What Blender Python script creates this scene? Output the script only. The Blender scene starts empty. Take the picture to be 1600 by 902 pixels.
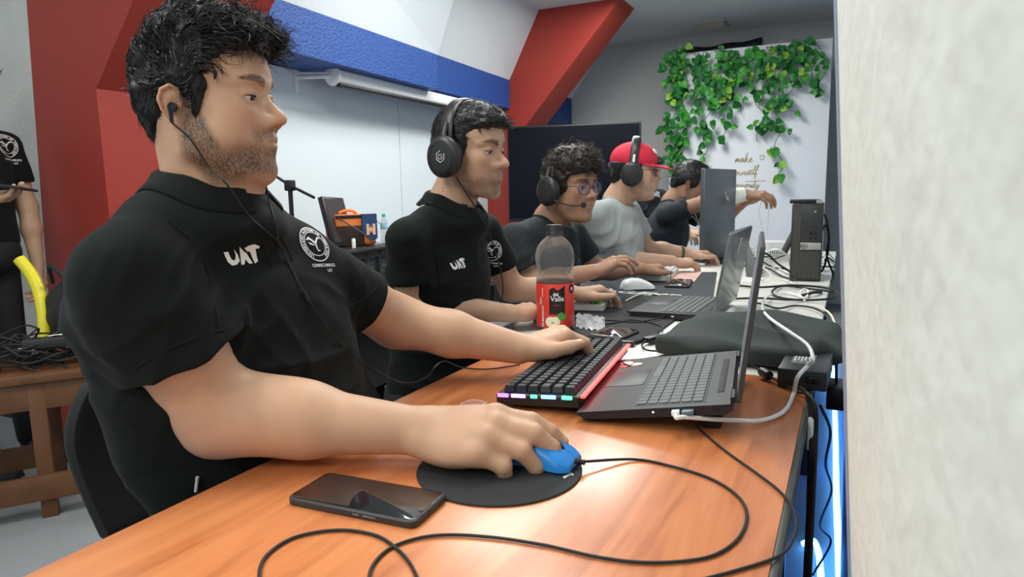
import bpy, bmesh, math, random
import numpy as np
from mathutils import Vector, Matrix, Euler, Quaternion
from mathutils.bvhtree import BVHTree

random.seed(7)
SC = bpy.context.scene
COL = SC.collection

# ------------------------------------------------------------------ camera
FPX = 1050.0
CAM_M = np.array([[0.895, -0.048, 0.443], [0.445, 0.136, -0.885], [-0.018, 0.990, 0.143]])
def _axes():
    a = np.array([1328-800, 451-290, -FPX], float)
    dx = 130.0
    dy = (a[0]*dx + FPX*FPX)/a[1]
    d = np.array([dx, -dy, -FPX])
    Y = a/np.linalg.norm(a); Z = -d/np.linalg.norm(d); X = np.cross(Y, Z)
    return np.array([X, Y, Z])
CAM_M = _axes()
CAM_P = np.array([0.0, 0.0, 1.11])
camd = bpy.data.cameras.new('camera')
camd.sensor_width = 36.0
camd.lens = FPX/1600*36.0
camd.clip_start = 0.01
camd.dof.use_dof = True
camd.dof.focus_distance = 1.4
camd.dof.aperture_fstop = 12.0
cam = bpy.data.objects.new('camera', camd)
COL.objects.link(cam)
m4 = Matrix.Identity(4)
for i in range(3):
    for j in range(3):
        m4[i][j] = CAM_M[i][j]
    m4[i][3] = CAM_P[i]
cam.matrix_world = m4
SC.camera = cam

# surveying helpers: a sight line through the photo, cut by a plane of the room
def ray(x, y):
    return CAM_M @ np.array([(x-800)/FPX, -(y-451)/FPX, -1.0])
def at(x, y, w): return Vector(CAM_P + ray(x, y)*w)
def onz(x, y, z):
    d = ray(x, y); return Vector(CAM_P + d*((z-CAM_P[2])/d[2]))
def onx(x, y, X):
    d = ray(x, y); return Vector(CAM_P + d*(X/d[0]))
def ony(x, y, Y):
    d = ray(x, y); return Vector(CAM_P + d*(Y/d[1]))

# ------------------------------------------------------------------ light
SC.view_settings.view_transform = 'Standard'
SC.view_settings.look = 'None'
SC.view_settings.gamma = 1.0
SC.view_settings.use_curve_mapping = False
SC.view_settings.exposure = 0.33
w = bpy.data.worlds.new('world'); SC.world = w; w.use_nodes = True
w.node_tree.nodes['Background'].inputs[0].default_value = (0.84, 0.96, 1.0, 1)
w.node_tree.nodes['Background'].inputs[1].default_value = 0.62
def area(name, loc, sx, sy, power, rot=(0, 0, 0), color=(.97, 1, .96)):
    l = bpy.data.lights.new(name, 'AREA'); l.shape = 'RECTANGLE'; l.size = sx; l.size_y = sy
    l.energy = power; l.color = color
    o = bpy.data.objects.new(name, l); COL.objects.link(o); o.location = loc; o.rotation_euler = rot
    return o
LAMPS = ((-1.62, 3.15), (-.75, 1.7), (-1.45, .2), (-.8, -1.6), (-1.35, 4.62))
for (lx, ly), pw in zip(LAMPS, (24, 17, 20, 26, 32)):
    area('added_ceiling_light', (lx, ly, 2.57), 0.55, 1.15, pw)  # light of the out-of-view ceiling panels, mostly added to brighten the room
# ------------------------------------------------------------------ object helpers
def tag(o, label=None, cat=None, group=None, kind=None):
    if label: o['label'] = label
    if cat: o['category'] = cat
    if group: o['group'] = group
    if kind: o['kind'] = kind
    return o
def empty(name, loc=(0, 0, 0), label=None, cat=None, group=None):
    o = bpy.data.objects.new(name, None); COL.objects.link(o)
    o.empty_display_size = .05
    o.location = loc
    bpy.context.view_layer.update()
    return tag(o, label, cat, group)
def adopt(o, parent):
    if parent is not None:
        o.parent = parent
        o.matrix_parent_inverse = WM(parent).inverted()
    return o
def WM(o):
    # world matrix from the chain of local transforms (no depsgraph update needed)
    m = Matrix.LocRotScale(o.location, o.rotation_euler, o.scale)
    if o.parent is not None:
        m = WM(o.parent) @ o.matrix_parent_inverse @ m
    return m
def mesh_obj(name, verts, faces, mat, parent=None, smooth=True, cols=None):
    me = bpy.data.meshes.new(name)
    if isinstance(verts, np.ndarray):
        nv = len(verts); me.vertices.add(nv); me.vertices.foreach_set('co', verts.astype(np.float32).ravel())
        f = np.asarray(faces, dtype=np.int32); nf, k = f.shape
        me.loops.add(nf*k); me.loops.foreach_set('vertex_index', f.ravel())
        me.polygons.add(nf); me.polygons.foreach_set('loop_start', np.arange(nf, dtype=np.int32)*k)
        me.polygons.foreach_set('loop_total', np.full(nf, k, dtype=np.int32))
        me.update(calc_edges=True); me.validate()
    else:
        me.from_pydata([tuple(v) for v in verts], [], faces); me.update()
    if smooth:
        me.polygons.foreach_set('use_smooth', [True]*len(me.polygons))
    if cols is not None:
        a = me.color_attributes.new('Col', 'FLOAT_COLOR', 'POINT')
        c = np.ones((len(me.vertices), 4), np.float32); c[:, :cols.shape[1]] = cols
        a.data.foreach_set('color', c.ravel())
    if mat: me.materials.append(mat)
    o = bpy.data.objects.new(name, me); COL.objects.link(o)
    return adopt(o, parent)

class MB:
    """collects shapes of ONE part"""
    def __init__(s): s.v = []; s.f = []; s.sm = []
    def add(s, vs, fs, smooth=False, M=None):
        n = len(s.v)
        for v in vs:
            v = Vector(v)
            s.v.append(M @ v if M is not None else v)
        for f in fs: s.f.append([i+n for i in f]); s.sm.append(smooth)
        return s
    def box(s, c, d, M=None, b=0.0, seg=2, rot=None):
        bm = bmesh.new(); bmesh.ops.create_cube(bm, size=1.0)
        bmesh.ops.scale(bm, vec=Vector(d), verts=bm.verts)
        if b > 0:
            bmesh.ops.bevel(bm, geom=bm.edges[:], offset=min(b, min(d)*.49), segments=seg, affect='EDGES', profile=.5)
        if rot is not None: bmesh.ops.rotate(bm, cent=(0, 0, 0), matrix=Euler(rot).to_matrix(), verts=bm.verts)
        bmesh.ops.translate(bm, vec=Vector(c), verts=bm.verts)
        s.bm(bm, M, smooth=(b > 0)); return s
    def bm(s, bm, M=None, smooth=False):
        bm.verts.index_update()
        s.add([v.co.copy() for v in bm.verts], [[v.index for v in f.verts] for f in bm.faces], smooth, M); bm.free()
    def rbox(s, c, d, r, M=None, b=.0015, seg=6, holes=None):
        """box with rounded vertical corners (radius r) and small edge bevel"""
        x, y, z = d[0]/2, d[1]/2, d[2]/2; r = min(r, x*.999, y*.999)
        pts = []
        for (cx, cy, a0) in ((x-r, y-r, 0), (-x+r, y-r, 90), (-x+r, -y+r, 180), (x-r, -y+r, 270)):
            for k in range(seg+1):
                a = math.radians(a0+90*k/seg); pts.append((cx+r*math.cos(a), cy+r*math.sin(a)))
        rings = []
        for (zz, ins) in ((-z, b), (-z+b, 0), (z-b, 0), (z, b)):
            rings.append([Vector((px*(1-ins/x)+c[0], py*(1-ins/y)+c[1], zz+c[2])) for px, py in pts])
        return s.loft(rings, True, True, M)
    def loft(s, rings, cap=True, closed=True, M=None, smooth=True):
        n = len(rings[0]); vs = [v for r in rings for v in r]; fs = []
        for i in range(len(rings)-1):
            for j in range(n if closed else n-1):
                k = (j+1) % n
                fs.append([i*n+j, i*n+k, (i+1)*n+k, (i+1)*n+j])
        s.add(vs, fs, smooth, M)
        if cap and closed:
            s.add(rings[0], [list(range(n))[::-1]], False, M); s.add(rings[-1], [list(range(n))], False, M)
        return s
    def lathe(s, prof, n=32, M=None, cap=True):
        rings = [[Vector((r*math.cos(2*math.pi*k/n), r*math.sin(2*math.pi*k/n), z)) for k in range(n)] for r, z in prof]
        return s.loft(rings, cap, True, M)
    def tube(s, pts, r, n=10, M=None, cap=True, flat=1.0):
        pts = [Vector(p) for p in pts]
        rs = r if isinstance(r, (list, tuple)) else [r]*len(pts)
        rings = []; up = Vector((0, 0, 1)); prevn = None
        for i, p in enumerate(pts):
            t = (pts[min(i+1, len(pts)-1)]-pts[max(i-1, 0)])
            if t.length < 1e-9: t = Vector((1, 0, 0))
            t.normalize()
            if prevn is None:
                nn = t.cross(up)
                if nn.length < .05: nn = t.cross(Vector((0, 1, 0)))
                nn.normalize()
            else:
                nn = prevn - t*prevn.dot(t)
                if nn.length < 1e-6: nn = t.cross(up)
                nn.normalize()
            prevn = nn; bb = t.cross(nn)
            rings.append([p+nn*math.cos(2*math.pi*k/n)*rs[i]+bb*math.sin(2*math.pi*k/n)*rs[i]*flat for k in range(n)])
        return s.loft(rings, cap, True, M)
    def prism(s, poly, z0, z1, M=None, smooth=False):
        n = len(poly)
        a = [Vector((p[0], p[1], z0)) for p in poly]; b = [Vector((p[0], p[1], z1)) for p in poly]
        s.add(a+b, [list(range(n))[::-1], list(range(n, 2*n))]+[[i, (i+1) % n, n+(i+1) % n, n+i] for i in range(n)], smooth, M)
        return s
    def hexa(s, p, M=None):
        """8 corners: bottom 4 then top 4"""
        s.add(p, [[3, 2, 1, 0], [4, 5, 6, 7], [0, 1, 5, 4], [1, 2, 6, 5], [2, 3, 7, 6], [3, 0, 4, 7]], False, M); return s
    def grid(s, fn, nu, nv, M=None, smooth=True, wrap=False):
        vs = [fn(i/nu, j/nv) for i in range(nu+1) for j in range(nv+1)]
        fs = [[i*(nv+1)+j, (i+1)*(nv+1)+j, (i+1)*(nv+1)+j+1, i*(nv+1)+j+1] for i in range(nu) for j in range(nv)]
        s.add(vs, fs, smooth, M); return s
    def build(s, name, mat, parent=None, sharp=None, fix=True):
        me = bpy.data.meshes.new(name); me.from_pydata([tuple(v) for v in s.v], [], s.f)
        me.polygons.foreach_set('use_smooth', s.sm)
        bm = bmesh.new(); bm.from_mesh(me)
        bmesh.ops.remove_doubles(bm, verts=bm.verts, dist=1e-6)
        if fix: bmesh.ops.recalc_face_normals(bm, faces=bm.faces)
        bm.to_mesh(me); bm.free()
        if any(s.sm):
            try: me.set_sharp_from_angle(angle=math.radians(40 if sharp is None else sharp))
            except Exception: pass
        if mat: me.materials.append(mat)
        o = bpy.data.objects.new(name, me); COL.objects.link(o)
        return adopt(o, parent)

def spline(pts, n=12, closed=False):
    """Catmull-Rom through the points"""
    P = [Vector(p) for p in pts]; out = []
    if closed: P = [P[-1]]+P+[P[0], P[1]]
    else: P = [P[0]*2-P[1]]+P+[P[-1]*2-P[-2]]
    for i in range(1, len(P)-2):
        a, b, c, d = P[i-1], P[i], P[i+1], P[i+2]
        for k in range(n):
            t = k/n
            out.append(.5*((2*b)+(-a+c)*t+(2*a-5*b+4*c-d)*t*t+(-a+3*b-3*c+d)*t**3))
    if not closed: out.append(P[-2])
    return out
def TRS(loc=(0, 0, 0), rz=0, rx=0, ry=0, s=1):
    return Matrix.Translation(Vector(loc)) @ Euler((rx, ry, rz)).to_matrix().to_4x4() @ Matrix.Scale(s, 4)
def frame_M(o, x, z):
    """matrix with origin o, x axis along x, z axis close to z"""
    x = Vector(x).normalized(); z = Vector(z); y = z.cross(x).normalized(); z = x.cross(y)
    return Matrix(((x.x, y.x, z.x, o[0]), (x.y, y.y, z.y, o[1]), (x.z, y.z, z.z, o[2]), (0, 0, 0, 1)))
def deep_copy(o, parent=None):
    c = o.copy(); COL.objects.link(c)
    if parent is not None: c.parent = parent
    for ch in list(o.children): deep_copy(ch, c)
    return c

# ------------------------------------------------------------------ materials
MATS = {}
def mat(name, col=(.5, .5, .5), rough=.5, metal=0.0, spec=.5, emit=None, estr=0, noise=None, bump=None, trans=0, ior=1.45,
        alpha=1, coat=0, sss=0, attr=False, sheen=0, col2=None):
    if name in MATS: return MATS[name]
    m = bpy.data.materials.new(name); m.use_nodes = True; nt = m.node_tree; N = nt.nodes; L = nt.links
    b = N['Principled BSDF']
    b.inputs['Base Color'].default_value = (*col, 1); b.inputs['Roughness'].default_value = rough
    b.inputs['Metallic'].default_value = metal; b.inputs['Specular IOR Level'].default_value = spec
    b.inputs['IOR'].default_value = ior; b.inputs['Alpha'].default_value = alpha
    b.inputs['Transmission Weight'].default_value = trans; b.inputs['Coat Weight'].default_value = coat
    b.inputs['Coat Roughness'].default_value = .12
    if sheen: b.inputs['Sheen Weight'].default_value = sheen; b.inputs['Sheen Roughness'].default_value = .5
    if sss:
        b.inputs['Subsurface Weight'].default_value = sss
        b.inputs['Subsurface Radius'].default_value = (.9, .3, .15); b.inputs['Subsurface Scale'].default_value = .006
    if emit:
        b.inputs['Emission Color'].default_value = (*emit, 1); b.inputs['Emission Strength'].default_value = estr
    tc = N.new('ShaderNodeTexCoord')
    src = None
    if attr:
        a = N.new('ShaderNodeVertexColor'); a.layer_name = 'Col'
        hn = N.new('ShaderNodeTexNoise'); hn.inputs['Scale'].default_value = 620; hn.inputs['Detail'].default_value = 2
        hm = N.new('ShaderNodeMapping'); hm.inputs['Scale'].default_value = (1, 1, .4)
        L.new(tc.outputs['Object'], hm.inputs[0]); L.new(hm.outputs[0], hn.inputs['Vector'])
        r1 = N.new('ShaderNodeMapRange'); r1.inputs[1].default_value = .32; r1.inputs[2].default_value = .62; r1.inputs[3].default_value = .45
        mm = N.new('ShaderNodeMath'); mm.operation = 'MULTIPLY'
        L.new(hn.outputs['Fac'], r1.inputs[0]); L.new(r1.outputs[0], mm.inputs[0]); L.new(a.outputs['Alpha'], mm.inputs[1])
        hx = N.new('ShaderNodeMix'); hx.data_type = 'RGBA'; hx.inputs[7].default_value = (.022, .015, .011, 1)
        L.new(mm.outputs[0], hx.inputs[0]); L.new(a.outputs['Color'], hx.inputs[6])
        src = hx.outputs[2]
        L.new(src, b.inputs['Base Color'])
    if noise:   # (scale, amount) gentle blotches of the thing's own colour, or col2 = second colour
        n = N.new('ShaderNodeTexNoise'); n.inputs['Scale'].default_value = noise[0]; n.inputs['Detail'].default_value = 4
        L.new(tc.outputs['Object'], n.inputs['Vector'])
        mx = N.new('ShaderNodeMix'); mx.data_type = 'RGBA'; mx.blend_type = 'MIX' if col2 else 'MULTIPLY'
        if src: L.new(src, mx.inputs[6])
        else: mx.inputs[6].default_value = (*col, 1)
        if col2:
            mx.inputs[7].default_value = (*col2, 1)
            mr = N.new('ShaderNodeMapRange'); mr.inputs[1].default_value = .5-noise[1]/2; mr.inputs[2].default_value = .5+noise[1]/2
            L.new(n.outputs['Fac'], mr.inputs[0]); L.new(mr.outputs[0], mx.inputs[0])
        else:
            mr = N.new('ShaderNodeMapRange'); mr.inputs[3].default_value = 1-noise[1]; mr.inputs[4].default_value = 1+noise[1]*.6
            cr = N.new('ShaderNodeCombineColor')
            for k in range(3): L.new(mr.outputs[0], cr.inputs[k])
            L.new(n.outputs['Fac'], mr.inputs[0]); mx.inputs[0].default_value = 1; L.new(cr.outputs[0], mx.inputs[7])
        L.new(mx.outputs[2], b.inputs['Base Color'])
    if bump:    # list of (scale, strength, distance)
        prev = None
        for (sc_, st, di) in (bump if isinstance(bump, list) else [bump]):
            n = N.new('ShaderNodeTexNoise'); n.inputs['Scale'].default_value = sc_; n.inputs['Detail'].default_value = 3
            L.new(tc.outputs['Object'], n.inputs['Vector'])
            bp = N.new('ShaderNodeBump'); bp.inputs['Strength'].default_value = st; bp.inputs['Distance'].default_value = di
            L.new(n.outputs['Fac'], bp.inputs['Height'])
            if prev: L.new(prev, bp.inputs['Normal'])
            prev = bp.outputs['Normal']
        L.new(prev, b.inputs['Normal'])
    MATS[name] = m
    return m

# ------------------------------------------------------------------ solid modelling of organic shapes
def V3(p): return np.array([p[0], p[1], p[2]], float)
class Cone:
    def __init__(s, a, b, ra, rb):
        s.a, s.b, s.ra, s.rb = V3(a), V3(b), ra, rb
        s.c = (s.a+s.b)/2; s.R = np.linalg.norm(s.b-s.a)/2+max(ra, rb)
    def __call__(s, p):
        ba = s.b-s.a; l2 = ba@ba; h = np.clip(((p-s.a)@ba)/l2, 0, 1)
        return np.linalg.norm(p-s.a-h[:, None]*ba, axis=1)-(s.ra+(s.rb-s.ra)*h)
class Chain:
    """tapering tube through several joints"""
    def __init__(s, pts, rs):
        s.cs = [Cone(pts[i], pts[i+1], rs[i], rs[i+1]) for i in range(len(pts)-1)]
        P = np.array([V3(p) for p in pts]); s.c = P.mean(0); s.R = np.linalg.norm(P-s.c, axis=1).max()+max(rs)
    def __call__(s, p):
        d = s.cs[0](p)
        for c in s.cs[1:]: d = np.minimum(d, c(p))
        return d
class Ell:
    def __init__(s, c, r, rot=None):
        s.c = V3(c); s.r = V3(r); s.R = max(r)
        s.M = np.array(rot.to_3x3() if rot is not None else Matrix.Identity(3))
    def __call__(s, p):
        q = (p-s.c)@s.M
        k0 = np.linalg.norm(q/s.r, axis=1); k1 = np.linalg.norm(q/(s.r*s.r), axis=1)
        return np.where(k1 > 1e-9, k0*(k0-1)/np.maximum(k1, 1e-9), -s.r.min())
class Box:
    def __init__(s, c, h, r=0, rot=None):
        s.c = V3(c); s.h = V3(h)-r; s.r = r; s.R = np.linalg.norm(V3(h))
        s.M = np.array(rot.to_3x3() if rot is not None else Matrix.Identity(3))
    def __call__(s, p):
        q = np.abs((p-s.c)@s.M)-s.h
        return np.linalg.norm(np.maximum(q, 0), axis=1)+np.minimum(q.max(1), 0)-s.r
class Half:
    """half space: solid on the -n side of the plane"""
    def __init__(s, c, n): s.c = V3(c); s.n = V3(n)/np.linalg.norm(V3(n)); s.R = 50
    def __call__(s, p): return (p-s.c)@s.n
class Group:
    """nested solid"""
    def __init__(s, ops, c, R): s.ops = ops; s.c = V3(c); s.R = R
    def __call__(s, p): return sdf_eval(s.ops, p)
def sdf_eval(ops, p):
    d = None
    for (op, pr, k) in ops:
        e = pr(p)
        if d is None: d = e; continue
        if op == 'u':
            if k > 0:
                h = np.maximum(k-np.abs(d-e), 0)/k; d = np.minimum(d, e)-h*h*k*.25
            else: d = np.minimum(d, e)
        elif op == 's':
            e = -e
            if k > 0:
                h = np.maximum(k-np.abs(d-e), 0)/k; d = np.maximum(d, e)+h*h*k*.25
            else: d = np.maximum(d, e)
        elif op == 'i':
            if k > 0:
                h = np.maximum(k-np.abs(d-e), 0)/k; d = np.maximum(d, e)+h*h*k*.25
            else: d = np.maximum(d, e)
        elif op == 'd':   # displacement: pr returns an offset
            d = d+e if pr.__class__ is not Disp else d+e
    return d
class Disp:
    def __init__(s, fn, c=(0, 0, 0), R=50): s.fn = fn; s.c = V3(c); s.R = R
    def __call__(s, p): return s.fn(p)
def xf_ops(ops, M):
    """evaluate ops in a local frame: world = M @ local (rigid, uniform scale)"""
    Mi = np.array(M.inverted()); sc = M.to_scale()[0]
    class _X:
        def __init__(s, pr): s.pr = pr; s.c = V3(M @ Vector(pr.c)); s.R = pr.R*sc
        def __call__(s, p): return s.pr(p@Mi[:3, :3].T+Mi[:3, 3])*sc
    return [(op, _X(pr), k*sc) for (op, pr, k) in ops]
def surf(ops, lo, hi, h, B=14, margin=1.5):
    lo = V3(lo); hi = V3(hi); nb = np.ceil((hi-lo)/(h*B)).astype(int)
    rad = h*B*math.sqrt(3)/2
    bi = np.stack(np.meshgrid(*[np.arange(n) for n in nb], indexing='ij'), -1).reshape(-1, 3)
    cen = lo+(bi+.5)*h*B
    # coarse pass
    keep = []
    d0 = sdf_eval(ops, cen)
    act = np.abs(d0) < rad*margin+.004
    ax = np.arange(B+1)
    G = np.stack(np.meshgrid(ax, ax, ax, indexing='ij'), -1).reshape(-1, 3)
    ckeys = []; cpos = []; edges = []
    NN = nb*B+2
    def key(ijk): return (ijk[..., 0]*NN[1]+ijk[..., 1])*NN[2]+ijk[..., 2]
    for b, c in zip(bi[act], cen[act]):
        sel = []
        for idx, (op, pr, k) in enumerate(ops):
            if idx and op != 'd' and op != 'i' and pr.R < 40:
                if np.linalg.norm(c-pr.c)-pr.R > rad+k*1.7+.004: continue
            sel.append((op, pr, k))
        if not sel: continue
        if sel[0][0] != 'u': continue
        P = lo+(b*B+G)*h
        d = sdf_eval(sel, P).reshape(B+1, B+1, B+1)
        s = d < 0
        if s.all() or not s.any(): continue
        # cell crossings
        cnt = np.zeros((B, B, B), np.int8); 
        for dx in (0, 1):
            for dy in (0, 1):
                for dz in (0, 1): cnt += s[dx:B+dx, dy:B+dy, dz:B+dz]
        cells = np.argwhere((cnt > 0) & (cnt < 8))
        if len(cells):
            acc = np.zeros((len(cells), 3)); n = np.zeros(len(cells))
            I, J, K = cells.T
            for axn in range(3):
                o = [a for a in range(3) if a != axn]
                for u in (0, 1):
                    for v in (0, 1):
                        off0 = [0, 0, 0]; off0[o[0]] = u; off0[o[1]] = v; off1 = list(off0); off1[axn] = 1
                        a = d[I+off0[0], J+off0[1], K+off0[2]]; e = d[I+off1[0], J+off1[1], K+off1[2]]
                        cr = (a < 0) != (e < 0)
                        t = np.where(cr, a/np.where(cr, a-e, 1), 0)
                        pos = cells+np.array(off0, float); pos[:, axn] += t
                        acc += pos*cr[:, None]; n += cr
            cpos.append((acc/n[:, None]+b*B)*h+lo); ckeys.append(key(cells+b*B))
        for axn in range(3):
            sl0 = [slice(0, B)]*3; sl1 = [slice(0, B)]*3; sl1[axn] = slice(1, B+1)
            a = s[tuple(sl0)]; e = s[tuple(sl1)]
            ed = np.argwhere(a != e)
            if len(ed):
                fl = a[tuple(ed.T)]
                edges.append((axn, ed+b*B, fl))
    K = np.concatenate(ckeys); Pp = np.concatenate(cpos)
    order = np.argsort(K); K = K[order]; Pp = Pp[order]
    faces = []
    for (axn, ed, fl) in edges:
        o1, o2 = [(1, 2), (2, 0), (0, 1)][axn]
        q = []
        for (u, v) in ((0, 0), (1, 0), (1, 1), (0, 1)):
            e = ed.copy(); e[:, o1] -= u; e[:, o2] -= v; q.append(e)
        ids = []
        ok = np.ones(len(ed), bool)
        for e in q:
            ok &= (e >= 0).all(1)
            kk = key(e); ix = np.clip(np.searchsorted(K, kk), 0, len(K)-1)
            ok &= K[ix] == kk; ids.append(ix)
        F = np.stack(ids, 1)
        F = np.where(fl[:, None], F, F[:, ::-1])
        faces.append(F[ok])
    return Pp, np.concatenate(faces)
def vnoise(p, s, seed=0):
    """smooth value noise in -1..1"""
    q = p*s+np.array([seed*17.3, seed*5.7, seed*31.1])+1000.0
    i = np.floor(q).astype(np.int64); f = q-i; f = f*f*(3-2*f)
    def hsh(a, b, c):
        n = (a*374761393+b*668265263+c*2147483647+seed*1013) & 0xffffffff
        n = ((n ^ (n >> 13))*1274126177) & 0xffffffff
        return ((n ^ (n >> 16)) & 0xffff)/32767.5-1
    r = 0
    for dx in (0, 1):
        wx = f[:, 0] if dx else 1-f[:, 0]
        for dy in (0, 1):
            wy = f[:, 1] if dy else 1-f[:, 1]
            for dz in (0, 1):
                wz = f[:, 2] if dz else 1-f[:, 2]
                r = r+hsh(i[:, 0]+dx, i[:, 1]+dy, i[:, 2]+dz)*wx*wy*wz
    return r
def text_mesh(s, size, extr=0.0, align='CENTER', shear=0, bold=0, spacing=1.0):
    """returns verts (2D plane) and faces of a line of lettering"""
    cu = bpy.data.curves.new('t', 'FONT'); cu.body = s; cu.size = size; cu.extrude = extr; cu.align_x = align; cu.align_y = 'CENTER'
    cu.shear = shear; cu.offset = bold; cu.space_character = spacing; cu.resolution_u = 4
    o = bpy.data.objects.new('t', cu); COL.objects.link(o)
    dg = bpy.context.evaluated_depsgraph_get(); dg.update()
    me = bpy.data.meshes.new_from_object(o.evaluated_get(dg))
    vs = [v.co.copy() for v in me.vertices]; fs = [list(p.vertices) for p in me.polygons]
    bpy.data.objects.remove(o); bpy.data.curves.remove(cu); bpy.data.meshes.remove(me)
    return vs, fs
BLK = mat('black_plastic', (.012, .012, .013), .4)
RUB = mat('black_rubber', (.012, .012, .012), .65)
WPL = mat('white_plastic', (.78, .78, .76), .35)
def cable(label, pts, r, m, z=None, group=None, cat='cable', name='cable', parent=None, n=10, res=8):
    o = MB().tube(spline(pts, n), r, res).build(name, m, parent, fix=False)
    if parent is None: tag(o, label, cat, group)
    return o
# ------------------------------------------------------------------ the room
def struct(name, mb, m, parent=None, label=None):
    o = mb.build(name, m, parent)
    if parent is None: tag(o, label, None, None, 'structure')
    return o
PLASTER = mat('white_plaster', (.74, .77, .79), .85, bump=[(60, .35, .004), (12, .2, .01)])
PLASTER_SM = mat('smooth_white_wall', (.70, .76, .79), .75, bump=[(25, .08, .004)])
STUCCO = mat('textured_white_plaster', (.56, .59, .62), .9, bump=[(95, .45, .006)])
RED = mat('red_paint', (.34, .034, .022), .55, bump=[(40, .25, .006)])
BLUE = mat('blue_paint', (.010, .062, .27), .5, bump=[(85, .75, .010)])
GREYW = mat('grey_white_wall', (.56, .57, .56), .8, bump=[(25, .12, .004)])
CEIL = mat('ceiling_paint', (.62, .64, .64), .85, bump=[(60, .15, .004)])
CARPET = mat('grey_carpet', (.30, .31, .32), .95, noise=(160, .35), bump=[(700, .8, .004)])
ZC = 2.60; YB = 7.0
# floor
struct('floor', MB().box((-1.7, 2.0, -.05), (5.4, 10.6, .10)), CARPET)
# ceiling, flat in the middle
struct('ceiling', MB().box((-.75, 1.85, ZC+.05), (3.5, 10.5, .10)), CEIL)
# sloping white soffits between the frames and the wall beam
def XW(Y): return -2.98+.045*(7-Y)            # face of the long left wall
def soffit(name, y0, y1, x0o, z0, x1, m):
    a0 = Vector((XW(y0)+x0o, y0, z0)); a1 = Vector((XW(y1)+x0o, y1, z0)); b1 = Vector((x1, y1, ZC)); b0 = Vector((x1, y0, ZC))
    up = Vector((-.05, 0, .08))
    return struct(name, MB().hexa([a0, a1, b1, b0, a0+up, a1+up, b1+up, b0+up]), m)
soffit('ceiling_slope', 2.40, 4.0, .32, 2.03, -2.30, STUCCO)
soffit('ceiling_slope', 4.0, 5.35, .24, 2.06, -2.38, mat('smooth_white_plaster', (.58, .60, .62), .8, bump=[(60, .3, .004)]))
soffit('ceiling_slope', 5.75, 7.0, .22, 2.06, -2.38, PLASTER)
# long left wall (white board), with a vertical joint
w = MB(); 
def wallslab(y0, y1, z0, z1, x_off=0, t=.12):
    return [(XW(y0)+x_off-t, y0, z0), (XW(y0)+x_off, y0, z0), (XW(y1)+x_off, y1, z0), (XW(y1)+x_off-t, y1, z0),
            (XW(y0)+x_off-t, y0, z1), (XW(y0)+x_off, y0, z1), (XW(y1)+x_off, y1, z1), (XW(y1)+x_off-t, y1, z1)]
w.hexa(wallslab(2.3, 3.955, 0, 1.95)); w.hexa(wallslab(3.965, 7.1, 0, 1.95)); w.hexa(wallslab(3.9, 4.02, 0, 1.95, -.008))
w.hexa(wallslab(2.3, 7.1, 1.95, 2.4, -.01))
struct('wall_left', w, PLASTER_SM)
# blue beam: deeper near section, shallower far section
b = MB(); b.hexa(wallslab(2.35, 3.98, 1.80, 2.09, .32, .40)); struct('trim_1', b, BLUE)
b = MB(); b.hexa(wallslab(3.975, 5.40, 1.82, 2.09, .24, .32)); b.hexa(wallslab(5.7, 7.02, 1.82, 2.09, .24, .32)); struct('trim_2', b, BLUE)
# back wall
struct('wall_back', MB().box((-1.3, YB+.06, 1.4), (4.2, .12, 2.8)), GREYW)
# red portal frames: column and inclined rafter
def frame(name, y0, y1, xf, zk, run, depth, xback, m=RED, xbt=None):
    """column face at xf, rafter starting at height zk and climbing to the ceiling"""
    mb = MB()
    zt = ZC+.10; dx = (zt-zk)*run
    prof = [(xback, 0), (xf, 0), (xf, zk), (xf+dx, zt), (xf+dx-depth, zt), (xback if xbt is None else xbt, zt)]
    V0 = [Vector((x, y0, z)) for x, z in prof]; V1 = [Vector((x, y1, z)) for x, z in prof]; n = len(prof)
    mb.add(V0+V1, [list(range(n)), list(range(2*n-1, n-1, -1))]+[[i, n+i, n+(i+1) % n, (i+1) % n] for i in range(n)])
    return struct(name, mb, m)
frame('trim_3', 5.35, 5.72, -2.55, 1.63, .90, .70, -3.15)
frame('trim_4', 1.80, 2.42, -2.80, 1.56, .92, .80, -3.36, xbt=-3.16)
# wall turning away at the left, with the dark doorway of the far-left picture
w = MB(); w.box((-3.72, 1.90, 1.35), (1.0, .12, 2.7)); struct('wall_left_end', w, mat('rough_whitewash', (.60, .59, .55), .85, noise=(4, .18), bump=[(45, .5, .008)]))
w = MB()
for (a, b_) in (((-3.66, 1.82, .85), (.035, .03, 1.75)), ((-4.10, 1.82, .85), (.035, .03, 1.75))): w.box(a, b_, b=.004)
w.box((-3.88, 1.82, 1.74), (.475, .03, .035), b=.004)
d1 = struct('door_1', w, mat('old_cream_frame', (.38, .36, .30), .6))
MB().box((-3.88, 1.832, .85), (.41, .012, 1.74)).build('door_panel', mat('dark_brown_panel', (.030, .018, .014), .45), d1)
# wall outside the left edge, enclosing the room
struct('wall_side', MB().box((-4.2, -.6, 1.35), (.12, 6.0, 2.7)), PLASTER)
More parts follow.
